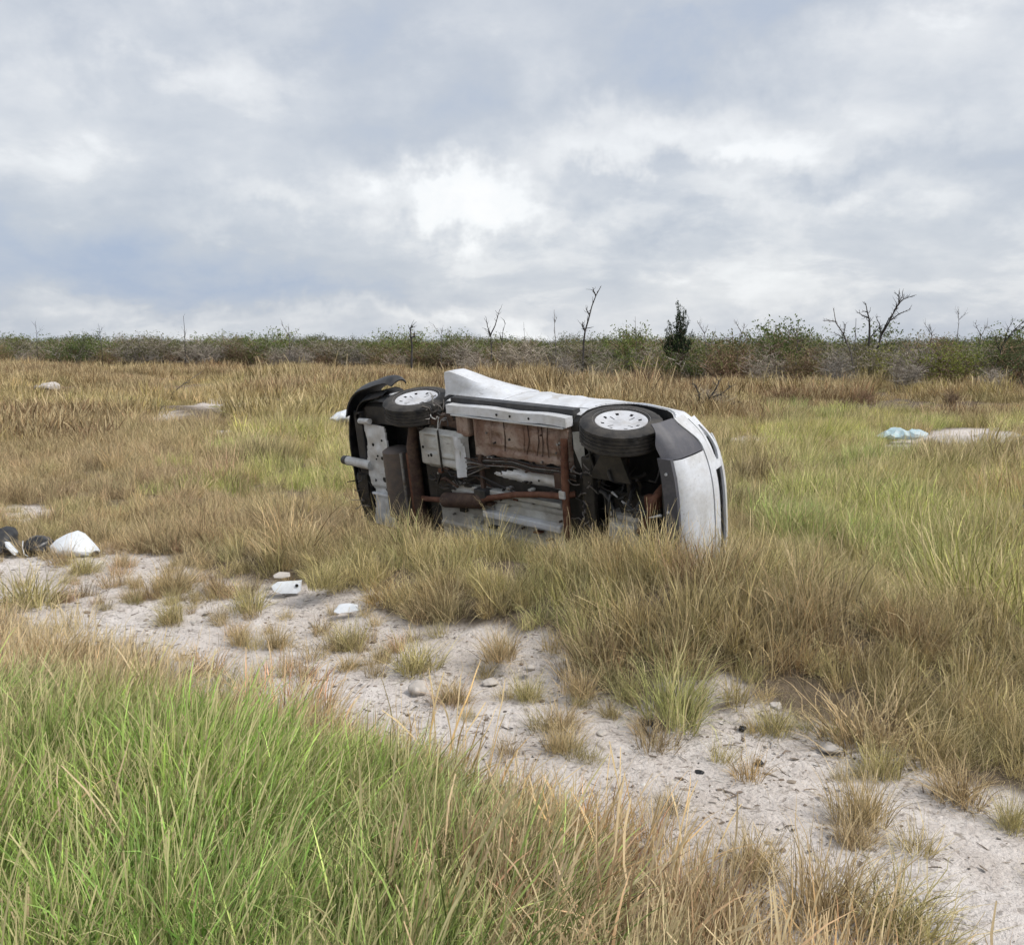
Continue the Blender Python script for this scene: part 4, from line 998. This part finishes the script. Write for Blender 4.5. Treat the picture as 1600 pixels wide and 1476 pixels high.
shard('trim_strip', [(15, 842), (20, 843), (36, 858), (34, 863), (30, 861), (17, 849)], 868, 'white_plastic', None, None, .02, .03, .4, 0, parent=dk).location += Vector((0, -.14, .0))
shard('louvre', [(-20, 851), (12, 851), (14, 858), (-20, 859)], 868, 'black', None, None, .02, .02, .4, 0, parent=dk).location += Vector((0, -.16, .0))
ws = shard('white_scrap', [(422, 915), (430, 910), (452, 908), (468, 907), (469, 922), (464, 927), (440, 927), (428, 924)], 928, 'white_plastic', 'white rectangular plastic scrap with a dark hole on the sand', 'plastic scrap', .006, .035, .55, .004)
hk = mk('hole', *tube_geo([(.09, .022, .066), (.09, .06, .05)], .013, 10), M['dark'], ws, False)
shard('white_scrap', [(425, 897), (434, 892), (450, 893), (452, 900), (440, 903), (428, 902)], 904, 'stone', 'small pale scrap lying just behind the white rectangular one', 'plastic scrap', .01, .025, .9, .01)
shard('white_scrap', [(519, 953), (527, 945), (545, 942), (558, 946), (560, 953), (545, 957), (528, 958)], 958, 'white_plastic', 'small white plastic scrap above a tussock at the sand edge', 'plastic scrap', .01, .03, .7, .02)
sb = shard('black_scrap', [(1001, 1132), (1008, 1128), (1018, 1132), (1028, 1128), (1042, 1131), (1038, 1138), (1024, 1145), (1010, 1144)], 1146, 'black_film', 'crumpled black and silver scrap at the foot of the big tussock', 'scrap', .05, .05, .6, .02)
shard('silver_face', [(1008, 1134), (1016, 1132), (1020, 1142), (1011, 1143)], 1146, 'steel', None, None, .02, .02, .6, .0, parent=sb).location += Vector((0, -.05, .004))
def lump(name, u, v, wpx, hpx, mat, label, cat, seed, flat=1.0):
    x, y = px2g(u, v); z = float(ground_z(x, y)); x, y = px2g(u, v, z); k = math.hypot(y, CAMH - z) / F
    o = bpy.data.objects.new(name, lump_mesh(name, seed, wpx * k / 2, wpx * k / 2 * flat, hpx * k / 2, M[mat], 3, .45)); COL.objects.link(o)
    o.location = (x, y, z + hpx * k * .3); o.rotation_euler = (0, 0, seed); o.data.polygons.foreach_set('use_smooth', [True] * len(o.data.polygons)); return tag(o, label, cat)
lump('black_lump', 1186, 1194, 13, 8, 'black_film', 'small black lump alone on the open sand below the tussocks', 'plastic scrap', 1)
lump('black_lump', 1160, 1141, 11, 9, 'black_film', 'small black lump close to the left foot of the upright tussock', 'plastic scrap', 2)
lump('black_lump', 1093, 1208, 13, 6, 'black_film', 'flat black chip on the sand left of the lone black lump', 'plastic scrap', 3)
for i, (u, v, w, h, lb) in enumerate(((652, 1084, 34, 24, 'pale limestone lump at the near edge of the sand strip'), (492, 978, 16, 9, 'small pale stone on the sand below the white scraps'), (828, 1046, 18, 9, 'flat pale stone on the sand between two brown tussocks'),
                                       (1212, 1106, 20, 11, 'whitish stone behind the single upright tussock'), (1296, 1172, 36, 12, 'flat pale stone against the widest brown tussock'), (766, 1068, 24, 9, 'flat pale stone left of the small spiky tussock'), (940, 1148, 20, 8, 'flat pale stone right of the paired tussocks'))):
    lump('pale_stone', u, v, w, h, 'stone', lb, 'stone', 11 + i, .8)['group'] = 'pale stones on the sand'
shard('white_sack', [(52, 617), (54, 611), (60, 614), (66, 608), (80, 606), (88, 611), (89, 619), (70, 620)], 620, 'stone', 'whitish sack or slab lying far off in the dry grass', 'sack', .3, .3, .3, .05, .25)
shard('white_sheet', [(514, 668), (524, 659), (536, 653), (554, 652), (560, 660), (556, 672), (536, 674), (522, 673)], 676, 'white_plastic', 'white torn sheet in the grass behind the rear of the car', 'sheet', .2, .1, .5, .05, .22)
shard('blue_sheet', [(1374, 688), (1388, 678), (1404, 673), (1424, 676), (1440, 674), (1452, 682), (1448, 690), (1420, 693), (1392, 693)], 694, 'blue_film', 'pale blue and white plastic sheet beside the bare pale ground', 'plastic sheet', .16, .1, .7, .07, .10)
for i, (u, v, w, h, lb) in enumerate(((1490, 697, 80, 18, 'long low limestone rock nearest to the blue plastic sheet'), (1560, 692, 90, 20, 'broad pale limestone rock on the bare ground by the right edge'), (1545, 706, 50, 14, 'small grey limestone rock in front of the broad one'), (1594, 702, 56, 18, 'limestone rock cut off by the right edge of the photo'))):
    lump('limestone_rock', u, v, w, h, 'stone', lb, 'rock', 31 + i, .7)['group'] = 'limestone rocks on the bare patch'

# ------------------------------------------------------------------ scrub, bushes and dead trees
def leaf_mat(name, c1, c2, trans=.25):
    m = bpy.data.materials.new(name); m.use_nodes = True; nt = m.node_tree; nt.nodes.clear()
    at = nd(nt, 'ShaderNodeAttribute', attribute_name='bl'); oi = nd(nt, 'ShaderNodeObjectInfo')
    c = mixc(nt, at.outputs['Fac'], c1, c2); v = ramp(nt, oi.outputs['Random'], [(0, (.75, .78, .8)), (1, (1.25, 1.2, 1.1))]); c = mixc(nt, 1.0, c, v, 'MULTIPLY')
    d = nd(nt, 'ShaderNodeBsdfDiffuse'); nt.links.new(c, d.inputs['Color']); t = nd(nt, 'ShaderNodeBsdfTranslucent'); nt.links.new(c, t.inputs['Color'])
    mx = nd(nt, 'ShaderNodeMixShader'); mx.inputs[0].default_value = trans; nt.links.new(d.outputs[0], mx.inputs[1]); nt.links.new(t.outputs[0], mx.inputs[2])
    o = nd(nt, 'ShaderNodeOutputMaterial'); nt.links.new(mx.outputs[0], o.inputs['Surface']); return m
M['leaf_green'] = leaf_mat('green_leaves', (.11, .15, .055), (.22, .26, .095)); M['leaf_dark'] = leaf_mat('dark_leaves', (.075, .095, .05), (.15, .17, .085))
M['leaf_yellow'] = leaf_mat('yellow_green_leaves', (.18, .21, .055), (.32, .33, .10)); M['leaf_olive'] = leaf_mat('olive_leaves', (.13, .14, .06), (.24, .23, .11))
M['twig_grey'] = leaf_mat('grey_twigs', (.25, .215, .185), (.48, .43, .375), 0.0); M['twig_brown'] = leaf_mat('brown_twigs', (.16, .105, .075), (.34, .24, .17), 0.0)
def shrub_geo(seed, h, w, leaves, lsize, twigs, leafmat, twigmat, top=.35):
    """many-stemmed shrub: ribbons for twigs, small folded faces for leaves; returns (stems mesh, foliage mesh)"""
    g = np.random.default_rng(seed); V, Fc, BL = [], [], []; ends = []
    def ribbon(p, d, L, r, segs, jit):
        b0 = len(V); bl = g.uniform(); sd = np.array([-d[1], d[0], 0]); sd = sd / (np.linalg.norm(sd) + 1e-6) if abs(d[2]) < .99 else np.array([1., 0, 0])
        ang = g.uniform(0, 3.14); sd = sd * math.cos(ang) + np.cross(d, sd) * math.sin(ang)
        for s in range(segs + 1):
            rr = r * (1 - .75 * s / segs); V.append(p - sd * rr); V.append(p + sd * rr); BL.extend([bl, bl])
            if s < segs: d = d + g.normal(0, jit, 3); d /= np.linalg.norm(d); p = p + d * L / segs
        for s in range(segs): Fc.append((b0 + 2 * s, b0 + 2 * s + 1, b0 + 2 * s + 3, b0 + 2 * s + 2))
        return p, d
    stems = 5 + int(twigs / 60)
    for i in range(stems):
        a = g.uniform(0, 6.283); sp = abs(g.normal(0, .42)); d = np.array([math.cos(a) * math.sin(sp), math.sin(a) * math.sin(sp), math.cos(sp)])
        p0 = np.array([math.cos(a) * w * .12 * g.uniform(), math.sin(a) * w * .12 * g.uniform(), -.1]); p, d1 = ribbon(p0, d, h * g.uniform(.5, .8), .022 * h / 2.5, 5, .14); ends.append(p)
        for k in range(max(2, int(twigs / stems))):
            t = g.uniform(.25, 1.0); q = p0 + (p - p0) * t + g.normal(0, .04, 3); a2 = g.uniform(0, 6.283); up = g.uniform(.1, .9)
            d2 = np.array([math.cos(a2), math.sin(a2), up]); d2 /= np.linalg.norm(d2)
            L2 = w * .5 * g.uniform(.35, 1.0) * (1.1 - .5 * t); e, _ = ribbon(q, d2, L2, .013 * h / 2.5, 4, .22); ends.append(e); ends.append((q + e) / 2)
    me = bpy.data.meshes.new('stems'); me.from_pydata([tuple(v) for v in V], [], Fc); me.attributes.new('bl', 'FLOAT', 'POINT').data.foreach_set('value', np.array(BL, np.float32)); me.materials.append(M[twigmat])
    fm = None
    if leaves:
        E = np.array(ends); E = E[E[:, 2] < h * .93]; E = E[E[:, 2] > h * top * .6] if (E[:, 2] > h * top * .6).sum() > 4 else E
        c = E[g.integers(0, len(E), leaves)] + g.normal(0, .075 * w / 2, (leaves, 3)) * np.array([1, 1, .8]) * .7; c[:, 2] = np.clip(c[:, 2], .15, h * 1.05)
        n1 = g.normal(0, 1, (leaves, 3)); n1 /= np.linalg.norm(n1, axis=1)[:, None]; n2 = np.cross(n1, g.normal(0, 1, (leaves, 3))); n2 /= np.linalg.norm(n2, axis=1)[:, None]
        s = lsize * g.uniform(.6, 1.4, (leaves, 1)); LV = np.stack([c - n1 * s, c + n2 * s * .5, c + n1 * s, c - n2 * s * .5], 1).reshape(-1, 3)
        fm = bpy.data.meshes.new('foliage'); fm.from_pydata([tuple(v) for v in LV], [], [(4 * i, 4 * i + 1, 4 * i + 2, 4 * i + 3) for i in range(leaves)])
        fm.attributes.new('bl', 'FLOAT', 'POINT').data.foreach_set('value', np.repeat(g.uniform(0, 1, leaves), 4).astype(np.float32)); fm.materials.append(M[leafmat])
    return me, fm
def join_mesh(name, a, b):
    if b is None: return a
    bm = bmesh.new(); bm.from_mesh(a); na_ = len(bm.faces); bm.from_mesh(b); bm.faces.ensure_lookup_table()
    for f in bm.faces[na_:]: f.material_index = 1
    me = bpy.data.meshes.new(name); bm.to_mesh(me); bm.free(); me.materials.append(a.materials[0]); me.materials.append(b.materials[0]); return me
KIND = {}
for nm, args in dict(
        green=[(101, 2.2, 3.0, 2600, .040, 200, 'leaf_green', 'twig_brown', .2), (102, 2.0, 2.6, 2200, .040, 190, 'leaf_green', 'twig_grey', .25)],
        dark=[(103, 2.5, 3.2, 3400, .038, 170, 'leaf_dark', 'twig_brown', .3), (104, 2.4, 3.0, 3000, .038, 170, 'leaf_dark', 'twig_grey', .4)],
        yellow=[(105, 2.0, 2.6, 2200, .034, 240, 'leaf_yellow', 'twig_brown', .15), (106, 2.1, 2.4, 1700, .034, 260, 'leaf_yellow', 'twig_grey', .3)],
        olive=[(107, 1.9, 2.4, 1300, .032, 320, 'leaf_olive', 'twig_grey', .35), (108, 1.8, 2.2, 1000, .032, 340, 'leaf_olive', 'twig_brown', .4)],
        grey=[(109, 1.7, 2.3, 60, .04, 420, 'leaf_olive', 'twig_grey', .3), (110, 1.9, 2.1, 40, .04, 420, 'leaf_olive', 'twig_grey', .3)],
        brown=[(111, 1.5, 2.2, 60, .04, 420, 'leaf_olive', 'twig_brown', .3), (112, 1.2, 2.4, 30, .04, 380, 'leaf_olive', 'twig_brown', .3)]).items():
    KIND[nm] = [shrub_geo(*a) for a in args]
for nm, sets in (('green_scrub', ('dark', 'olive', 'dark', 'grey')), ('bare_thicket', ('grey', 'brown', 'olive', 'grey', 'olive', 'green', 'grey'))):
    ms = []
    for q, k in enumerate(sets):
        for a, b in KIND[k]: ms.append(join_mesh(nm, a, b))
    src_collection(nm, ms)
def scrub():
    for nm, d0, d1, dens, lab in (('green_scrub', 12, 80, .20, 'mass of dark green scrub woodland closing off the plain'), ('bare_thicket', 0, 22, .60, 'belt of leafless grey and brown thicket edging the plain')):
        x, y = cand(38, 170, dens); u = CX + F * x / y; e = interp(u, EDGE) + 4 * fbm2(x * 0 + u / 60, u * 0, 1, 40); dd = y - e
        keep = (dd > d0) & (dd < d1) & ~((nm == 'bare_thicket') & (rng.uniform(size=len(x)) < .25)); x, y, dd, e = x[keep], y[keep], dd[keep], e[keep]; n = len(x)
        z = ground_z(x, y) * np.clip(1.6 - np.hypot(x, y) / 160, 0, 1)
        s = np.exp(rng.normal(0, .15, n) + .22 * fbm2(x, y, .11, 47)) * (1.0 if nm == 'green_scrub' else 1.32) * np.interp(e, [43, 84], [1.04, 1.10])
        scatter(nm, nm, np.stack([x, y, z], 1), np.stack([0 * x, 0 * x, rng.uniform(0, 6.28, n)], 1), np.stack([s * 1.05, s * 1.05, s], 1), np.ones((n, 3)), lab, 'scrub')
        print(nm, n)
scrub()
def bush(kind, u, v, hpx, label, wide=1.0, name='shrub', group='shrubs along the edge of the scrub', var=None):
    x, y = px2g(u, v); z = float(ground_z(x, y)) * min(1, max(0, 1.6 - math.hypot(x, y) / 160)); k = hpx * math.hypot(y, CAMH) / F
    stems, fol = KIND[kind][random.randrange(2) if var is None else var]
    hpx = hpx * (1.05 if u < 1000 else 1.12); k = hpx * math.hypot(y, CAMH) / F
    base = {'green': 2.1, 'dark': 2.45, 'yellow': 2.05, 'olive': 1.85, 'grey': 1.8, 'brown': 1.35}[kind]; s = k / base
    e = empty(name, (x, y, z)); e.rotation_euler = (0, 0, random.uniform(0, 6.28)); e.scale = (s * wide, s * wide, s)
    o = bpy.data.objects.new('stems', stems); COL.objects.link(o); o.parent = e
    if fol and kind not in ('grey', 'brown'): f = bpy.data.objects.new('crown', fol); COL.objects.link(f); f.parent = e
    return tag(e, label, {'grey': 'bush', 'brown': 'bush'}.get(kind, 'shrub'), group)
for a in (('yellow', 110, 573, 26, 'low yellow-green shrub below the forked dead stick at far left'), ('grey', 205, 575, 36, 'bare grey bush between the forked stick and the tall spike'), ('green', 420, 574, 36, 'rounded green shrub in the scrub left of the taller crown'),
          ('yellow', 515, 572, 36, 'bright yellow-green shrub under the taller dark crown'), ('dark', 540, 568, 52, 'taller dark round crown rising above the scrub line'), ('brown', 480, 578, 28, 'rusty brown leafless bush left of the bright yellow-green shrub'),
          ('green', 655, 580, 46, 'fresh green shrub just below the stubby black snag'), ('green', 690, 582, 40, 'green shrub above the car rear wheel, right of the snag'), ('grey', 745, 588, 46, 'grey leafless thicket below the forked dead tree'),
          ('yellow', 820, 585, 44, 'yellow-green shrub between the forked tree and the pale pole'), ('grey', 885, 598, 58, 'dark grey bare bush below the tall crooked dead tree'), ('green', 930, 618, 34, 'low green shrub in the grass right behind the car doors'),
          ('olive', 945, 605, 62, 'olive bush with bare stems right of the tall dead tree'), ('yellow', 1040, 598, 62, 'light green shrub below the little dark evergreen'), ('green', 1085, 600, 80, 'bright green tall shrub right of the little evergreen'),
          ('olive', 1130, 604, 92, 'airy olive shrub whose twigs reach over the skyline'), ('brown', 1000, 604, 44, 'brown leafless bush left of the little evergreen'), ('grey', 1195, 608, 70, 'grey bare thicket right of the airy olive shrub'),
          ('olive', 1255, 610, 76, 'olive bush at the foot of the bent dead tree'), ('grey', 1310, 612, 72, 'grey leafless bush below the straight dark pole'), ('yellow', 1372, 606, 78, 'yellow-green shrub at the foot of the spreading dead tree'),
          ('grey', 1415, 614, 66, 'pale grey twiggy bush right of the spreading dead tree'), ('yellow', 1480, 612, 98, 'tall yellow-green bush under the thin whip stem'), ('green', 1520, 608, 86, 'green bush between the yellow-green bush and leaning tree'),
          ('dark', 1575, 610, 92, 'dark green bush under the leaning leafy tree'), ('grey', 1545, 616, 58, 'bare grey bush in front of the dark green bush'), ('brown', 1350, 640, 34, 'low brown brushwood in front of the grey thicket'), ('brown', 1480, 640, 36, 'low brown brushwood below the tall yellow-green bush')):
    bush(*a)
bush('brown', 1218, 636, 40, 'low heap of reddish brown dead brush beyond the car nose', 1.3, 'brush_heap', None, 1)
bush('brown', 1320, 648, 34, 'dark red brown brush heap in the grass right of the first', 1.4, 'brush_heap', None, 1)
M['leaf_ever'] = leaf_mat('evergreen_needles', (.022, .034, .022), (.055, .075, .045), .1)
KIND['dark'].append(shrub_geo(131, 2.5, 2.6, 5200, .045, 260, 'leaf_ever', 'twig_brown', .55))
tr = bush('dark', 1056, 600, 128, 'little dark evergreen tree standing above the scrub skyline', .30, 'evergreen_tree', None, 2)
bush('grey', 1112, 652, 52, 'bare twiggy bush in the grass right behind the car nose', 1.3, 'dry_bush', None, 0)
for q, (u, v, h, lb) in enumerate(((640, 596, 16, 'low brown bush on the plain above the car rear wheel'), (1180, 660, 24, 'small brown bush in the grass right of the twiggy bush'), (1440, 655, 26, 'low reddish bush on the plain above the blue sheet'), (1545, 652, 24, 'low reddish bush on the plain above the limestone rocks'), (380, 600, 14, 'low dark bush on the plain right of the fallen pole'), (120, 612, 20, 'low brown bush beside the whitish sack far off'))):
    bush('brown', u, v, h, lb, 1.5, 'low_bush', 'low brown bushes on the plain', 1)

def dead_tree(lines, vbase, D, r0, label, mat='deadwood_dark', name='dead_tree', cat='dead tree', twigs=0, seed=0, group='dead trees on the skyline', parts=('trunk', 'branch')):
    g = random.Random(seed); u0 = lines[0][0][0]; k = D / F
    x0 = (u0 - CX) / F * D; z0 = float(ground_z(x0, D)) * min(1, max(0, 1.6 - math.hypot(x0, D) / 160)); e = empty(name, (x0, D, z0))
    zref = CAMH - z0
    def P(u, v, dy): return Vector(((u - u0) * k, dy, zref + (HOR - v) * k))
    for li, ln in enumerate(lines):
        dy0 = 0 if li == 0 else g.uniform(-.3, .3); pts = []
        if li == 0: pts.append(Vector((0, 0, -.1)))
        n = len(ln)
        for i, (u, v) in enumerate(ln):
            if li == 0 and i == 0 and v > HOR + zref / k - 2: continue
            pts.append(P(u, v, dy0 * i / max(1, n - 1) + g.gauss(0, .02)))
        rr = r0 * (.72 if li == 0 else .42); rad = [rr * (1 - .72 * i / (len(pts) - 1)) for i in range(len(pts))]
        vs, fs = tube_geo(pts, rad, 6); mk(parts[0] if li == 0 else parts[1], vs, fs, M[mat], e)
        twigs = twigs or (3 if group else 0)
        if twigs and pts:
            vs, fs = [], []
            for q in range(twigs * 2):
                i = g.randrange(max(1, len(pts) // 2), len(pts)); b = pts[i - 1].lerp(pts[i], g.random()); d = (pts[i] - pts[i - 1]).normalized() + Vector((g.gauss(0, .7), g.gauss(0, .5), g.gauss(.2, .5))); d.normalize(); L = g.uniform(.15, .5) * (D / 60)
                tube_geo([b, b + d * L * .5 + Vector((g.gauss(0, .03), 0, g.gauss(0, .03))), b + d * L], [rr * .32, rr * .24, rr * .1], 4, vs, fs)
            t = mk('twigs', vs, fs, M[mat], e)
    return tag(e, label, cat, group)
dead_tree([[(293, 575), (293, 540), (294, 515), (293, 495)], [(293, 528), (297, 518)]], 575, 78, .06, 'tall thin dead spike standing alone over the left scrub', seed=1)
dead_tree([[(165, 575), (164, 545), (163, 525), (161, 506)], [(163, 520), (168, 513)]], 575, 80, .035, 'short forked dead stick over the scrub at far left', seed=2, twigs=3)
dead_tree([[(64, 576), (64, 540), (65, 520), (63, 505)], [(65, 522), (70, 516)]], 576, 82, .04, 'dead stub near the left edge above the scrub', seed=3)
dead_tree([[(644, 575), (645, 540), (643, 522), (644, 510)], [(644, 528), (650, 526), (649, 522)], [(643, 514), (646, 508)]], 575, 70, .15, 'stubby black snag with a hooked top above the scrub', seed=4)
dead_tree([[(768, 575), (768, 540), (767, 522)], [(767, 524), (762, 510), (760, 497)], [(767, 523), (774, 509), (778, 495), (781, 485)], [(767, 526), (763, 518)]], 575, 66, .12, 'forked dead tree shaped like a Y over the middle scrub', seed=5, twigs=3)
dead_tree([[(785, 575), (784, 540), (786, 518), (790, 505)], [(784, 532), (780, 520)]], 575, 66, .07, 'small forked dead stem right beside the Y-shaped tree', seed=6, twigs=3)
dead_tree([[(820, 575), (820, 535), (818, 504)]], 575, 66, .04, 'short bare stick between the forked trees and the pale pole', seed=7)
dead_tree([[(869, 585), (868, 545), (866, 515), (865, 485)], [(866, 505), (869, 497)]], 585, 60, .055, 'slender pale dead pole left of the tall crooked tree', 'deadwood', seed=8)
dead_tree([[(910, 590), (911, 535), (913, 518), (918, 500), (923, 480), (929, 464), (937, 449)], [(913, 518), (909, 511), (909, 503)], [(920, 494), (916, 488), (914, 482)], [(929, 464), (925, 455)]], 590, 58, .11, 'tallest crooked dead tree reaching up above the car', seed=9, twigs=4)
dead_tree([[(993, 590), (993, 540), (991, 515), (990, 495)], [(992, 522), (985, 515)], [(992, 528), (998, 520)]], 590, 58, .04, 'spindly dead stem left of the little evergreen', 'deadwood', seed=10, twigs=4)
dead_tree([[(1335, 605), (1326, 552), (1313, 522), (1300, 505), (1296, 487)], [(1299, 503), (1288, 502), (1277, 502)], [(1313, 522), (1312, 508)], [(1319, 532), (1300, 520)]], 605, 46, .075, 'bent dead tree leaning left with a level twig', 'deadwood', seed=11, twigs=6)
dead_tree([[(1331, 605), (1331, 560), (1331, 498)]], 605, 47, .05, 'straight dark pole standing between two dead trees', 'post', 'wooden_pole', 'pole', seed=12, group=None)
dead_tree([[(1356, 605), (1353, 535), (1353, 512), (1351, 499), (1347, 487), (1345, 476)], [(1351, 498), (1342, 494), (1337, 489)], [(1356, 526), (1362, 517), (1366, 510)]], 605, 47, .09, 'dark dead stem just left of the spreading dead tree', seed=13, twigs=5)
dead_tree([[(1362, 605), (1367, 545), (1371, 525), (1381, 506), (1389, 487), (1396, 474), (1402, 462)], [(1389, 486), (1402, 470), (1418, 464)], [(1383, 502), (1397, 491), (1412, 484)], [(1370, 524), (1369, 508), (1364, 496)], [(1371, 522), (1380, 500), (1390, 484), (1388, 474)], [(1396, 474), (1393, 462)]], 605, 47, .085, 'spreading dead tree with many bare limbs at right', seed=14, twigs=7)
dead_tree([[(1489, 600), (1488, 540), (1490, 505), (1487, 480)], [(1490, 500), (1495, 492)], [(1489, 492), (1484, 486)]], 600, 46, .035, 'thin whip stem rising over the tall yellow-green bush', 'deadwood', seed=15, twigs=4)
dead_tree([[(1545, 600), (1560, 540), (1574, 518), (1590, 503), (1606, 494)], [(1562, 536), (1566, 516), (1572, 503)], [(1574, 518), (1590, 514), (1600, 508)], [(1556, 548), (1545, 525)]], 600, 44, .06, 'dark tree leaning right towards the photo edge', seed=16, twigs=12)
for q, (u, v0, pts, lb) in enumerate(((1102, 596, [(1101, 545), (1098, 522), (1103, 508)], 'spindly bare stem just right of the little evergreen'), (1148, 600, [(1150, 545), (1156, 522), (1160, 506)], 'bare whip leaning right above the airy olive shrub'),
        (1243, 604, [(1240, 552), (1243, 530), (1240, 516)], 'thin dead stem left of the bent dead tree'), (1448, 606, [(1446, 552), (1450, 525), (1445, 508)], 'thin crooked stem between the spreading tree and the whip'),
        (1522, 604, [(1520, 550), (1526, 525), (1534, 508)], 'bare forked stem between the whip and the leaning tree'), (455, 574, [(455, 545), (456, 526), (454, 512)], 'thin grey stick left of the taller dark crown'), (690, 580, [(690, 545), (692, 528), (690, 514)], 'small bare stick between the snag and the Y-shaped tree'))):
    a, bb, c = pts; dead_tree([[(u, v0), a, bb, c], [bb, (bb[0] - 8, bb[1] - 12), (bb[0] - 13, bb[1] - 20)], [a, (a[0] + 9, a[1] - 14), (a[0] + 12, a[1] - 26)]], v0, 48 if u > 1000 else 68, .045, lb, 'deadwood', seed=40 + q, twigs=6)
dead_tree([[(1066, 650), (1078, 642), (1094, 630), (1108, 621), (1118, 606), (1124, 592)], [(1080, 641), (1104, 636), (1130, 633), (1154, 626)], [(1094, 630), (1092, 612), (1084, 598)], [(1106, 622), (1124, 616), (1140, 603)], [(1074, 645), (1070, 628)]], 652, 27, .055, 'fallen dead branch with forked twigs behind the car nose', 'deadwood_dark', 'fallen_branch', 'branch', 12, 17, None, ('limb', 'branch'))
dead_tree([[(246, 632), (268, 615), (290, 598), (318, 580)], [(290, 598), (304, 596)]], 634, 34, .035, 'thin fallen pole slanting up from the dry grass at left', 'deadwood', 'fallen_pole', 'pole', 0, 18, None, ('shaft', 'branch'))
def fence_post():
    x, y = px2g(1600, 826); z = float(ground_z(x, y))
    e = empty('post', (x, y, z)); h = .62; vs, fs = tube_geo([(0, 0, -.1), (.004, 0, .25), (-.004, 0, h)], [.030, .028, .026], 7); mk('shaft', vs, fs, M['post'], e)
    vs, fs = tube_geo([(-.028, -.006, h * .42), (.028, -.006, h * .44)], .034, 7); mk('wire_band', *tube_geo([(0, 0, h * .40), (0, 0, h * .43)], .034, 8), M['steel'], e)
    tag(e, 'thin dark post in the grass at the right edge of the photo', 'post')
fence_post()
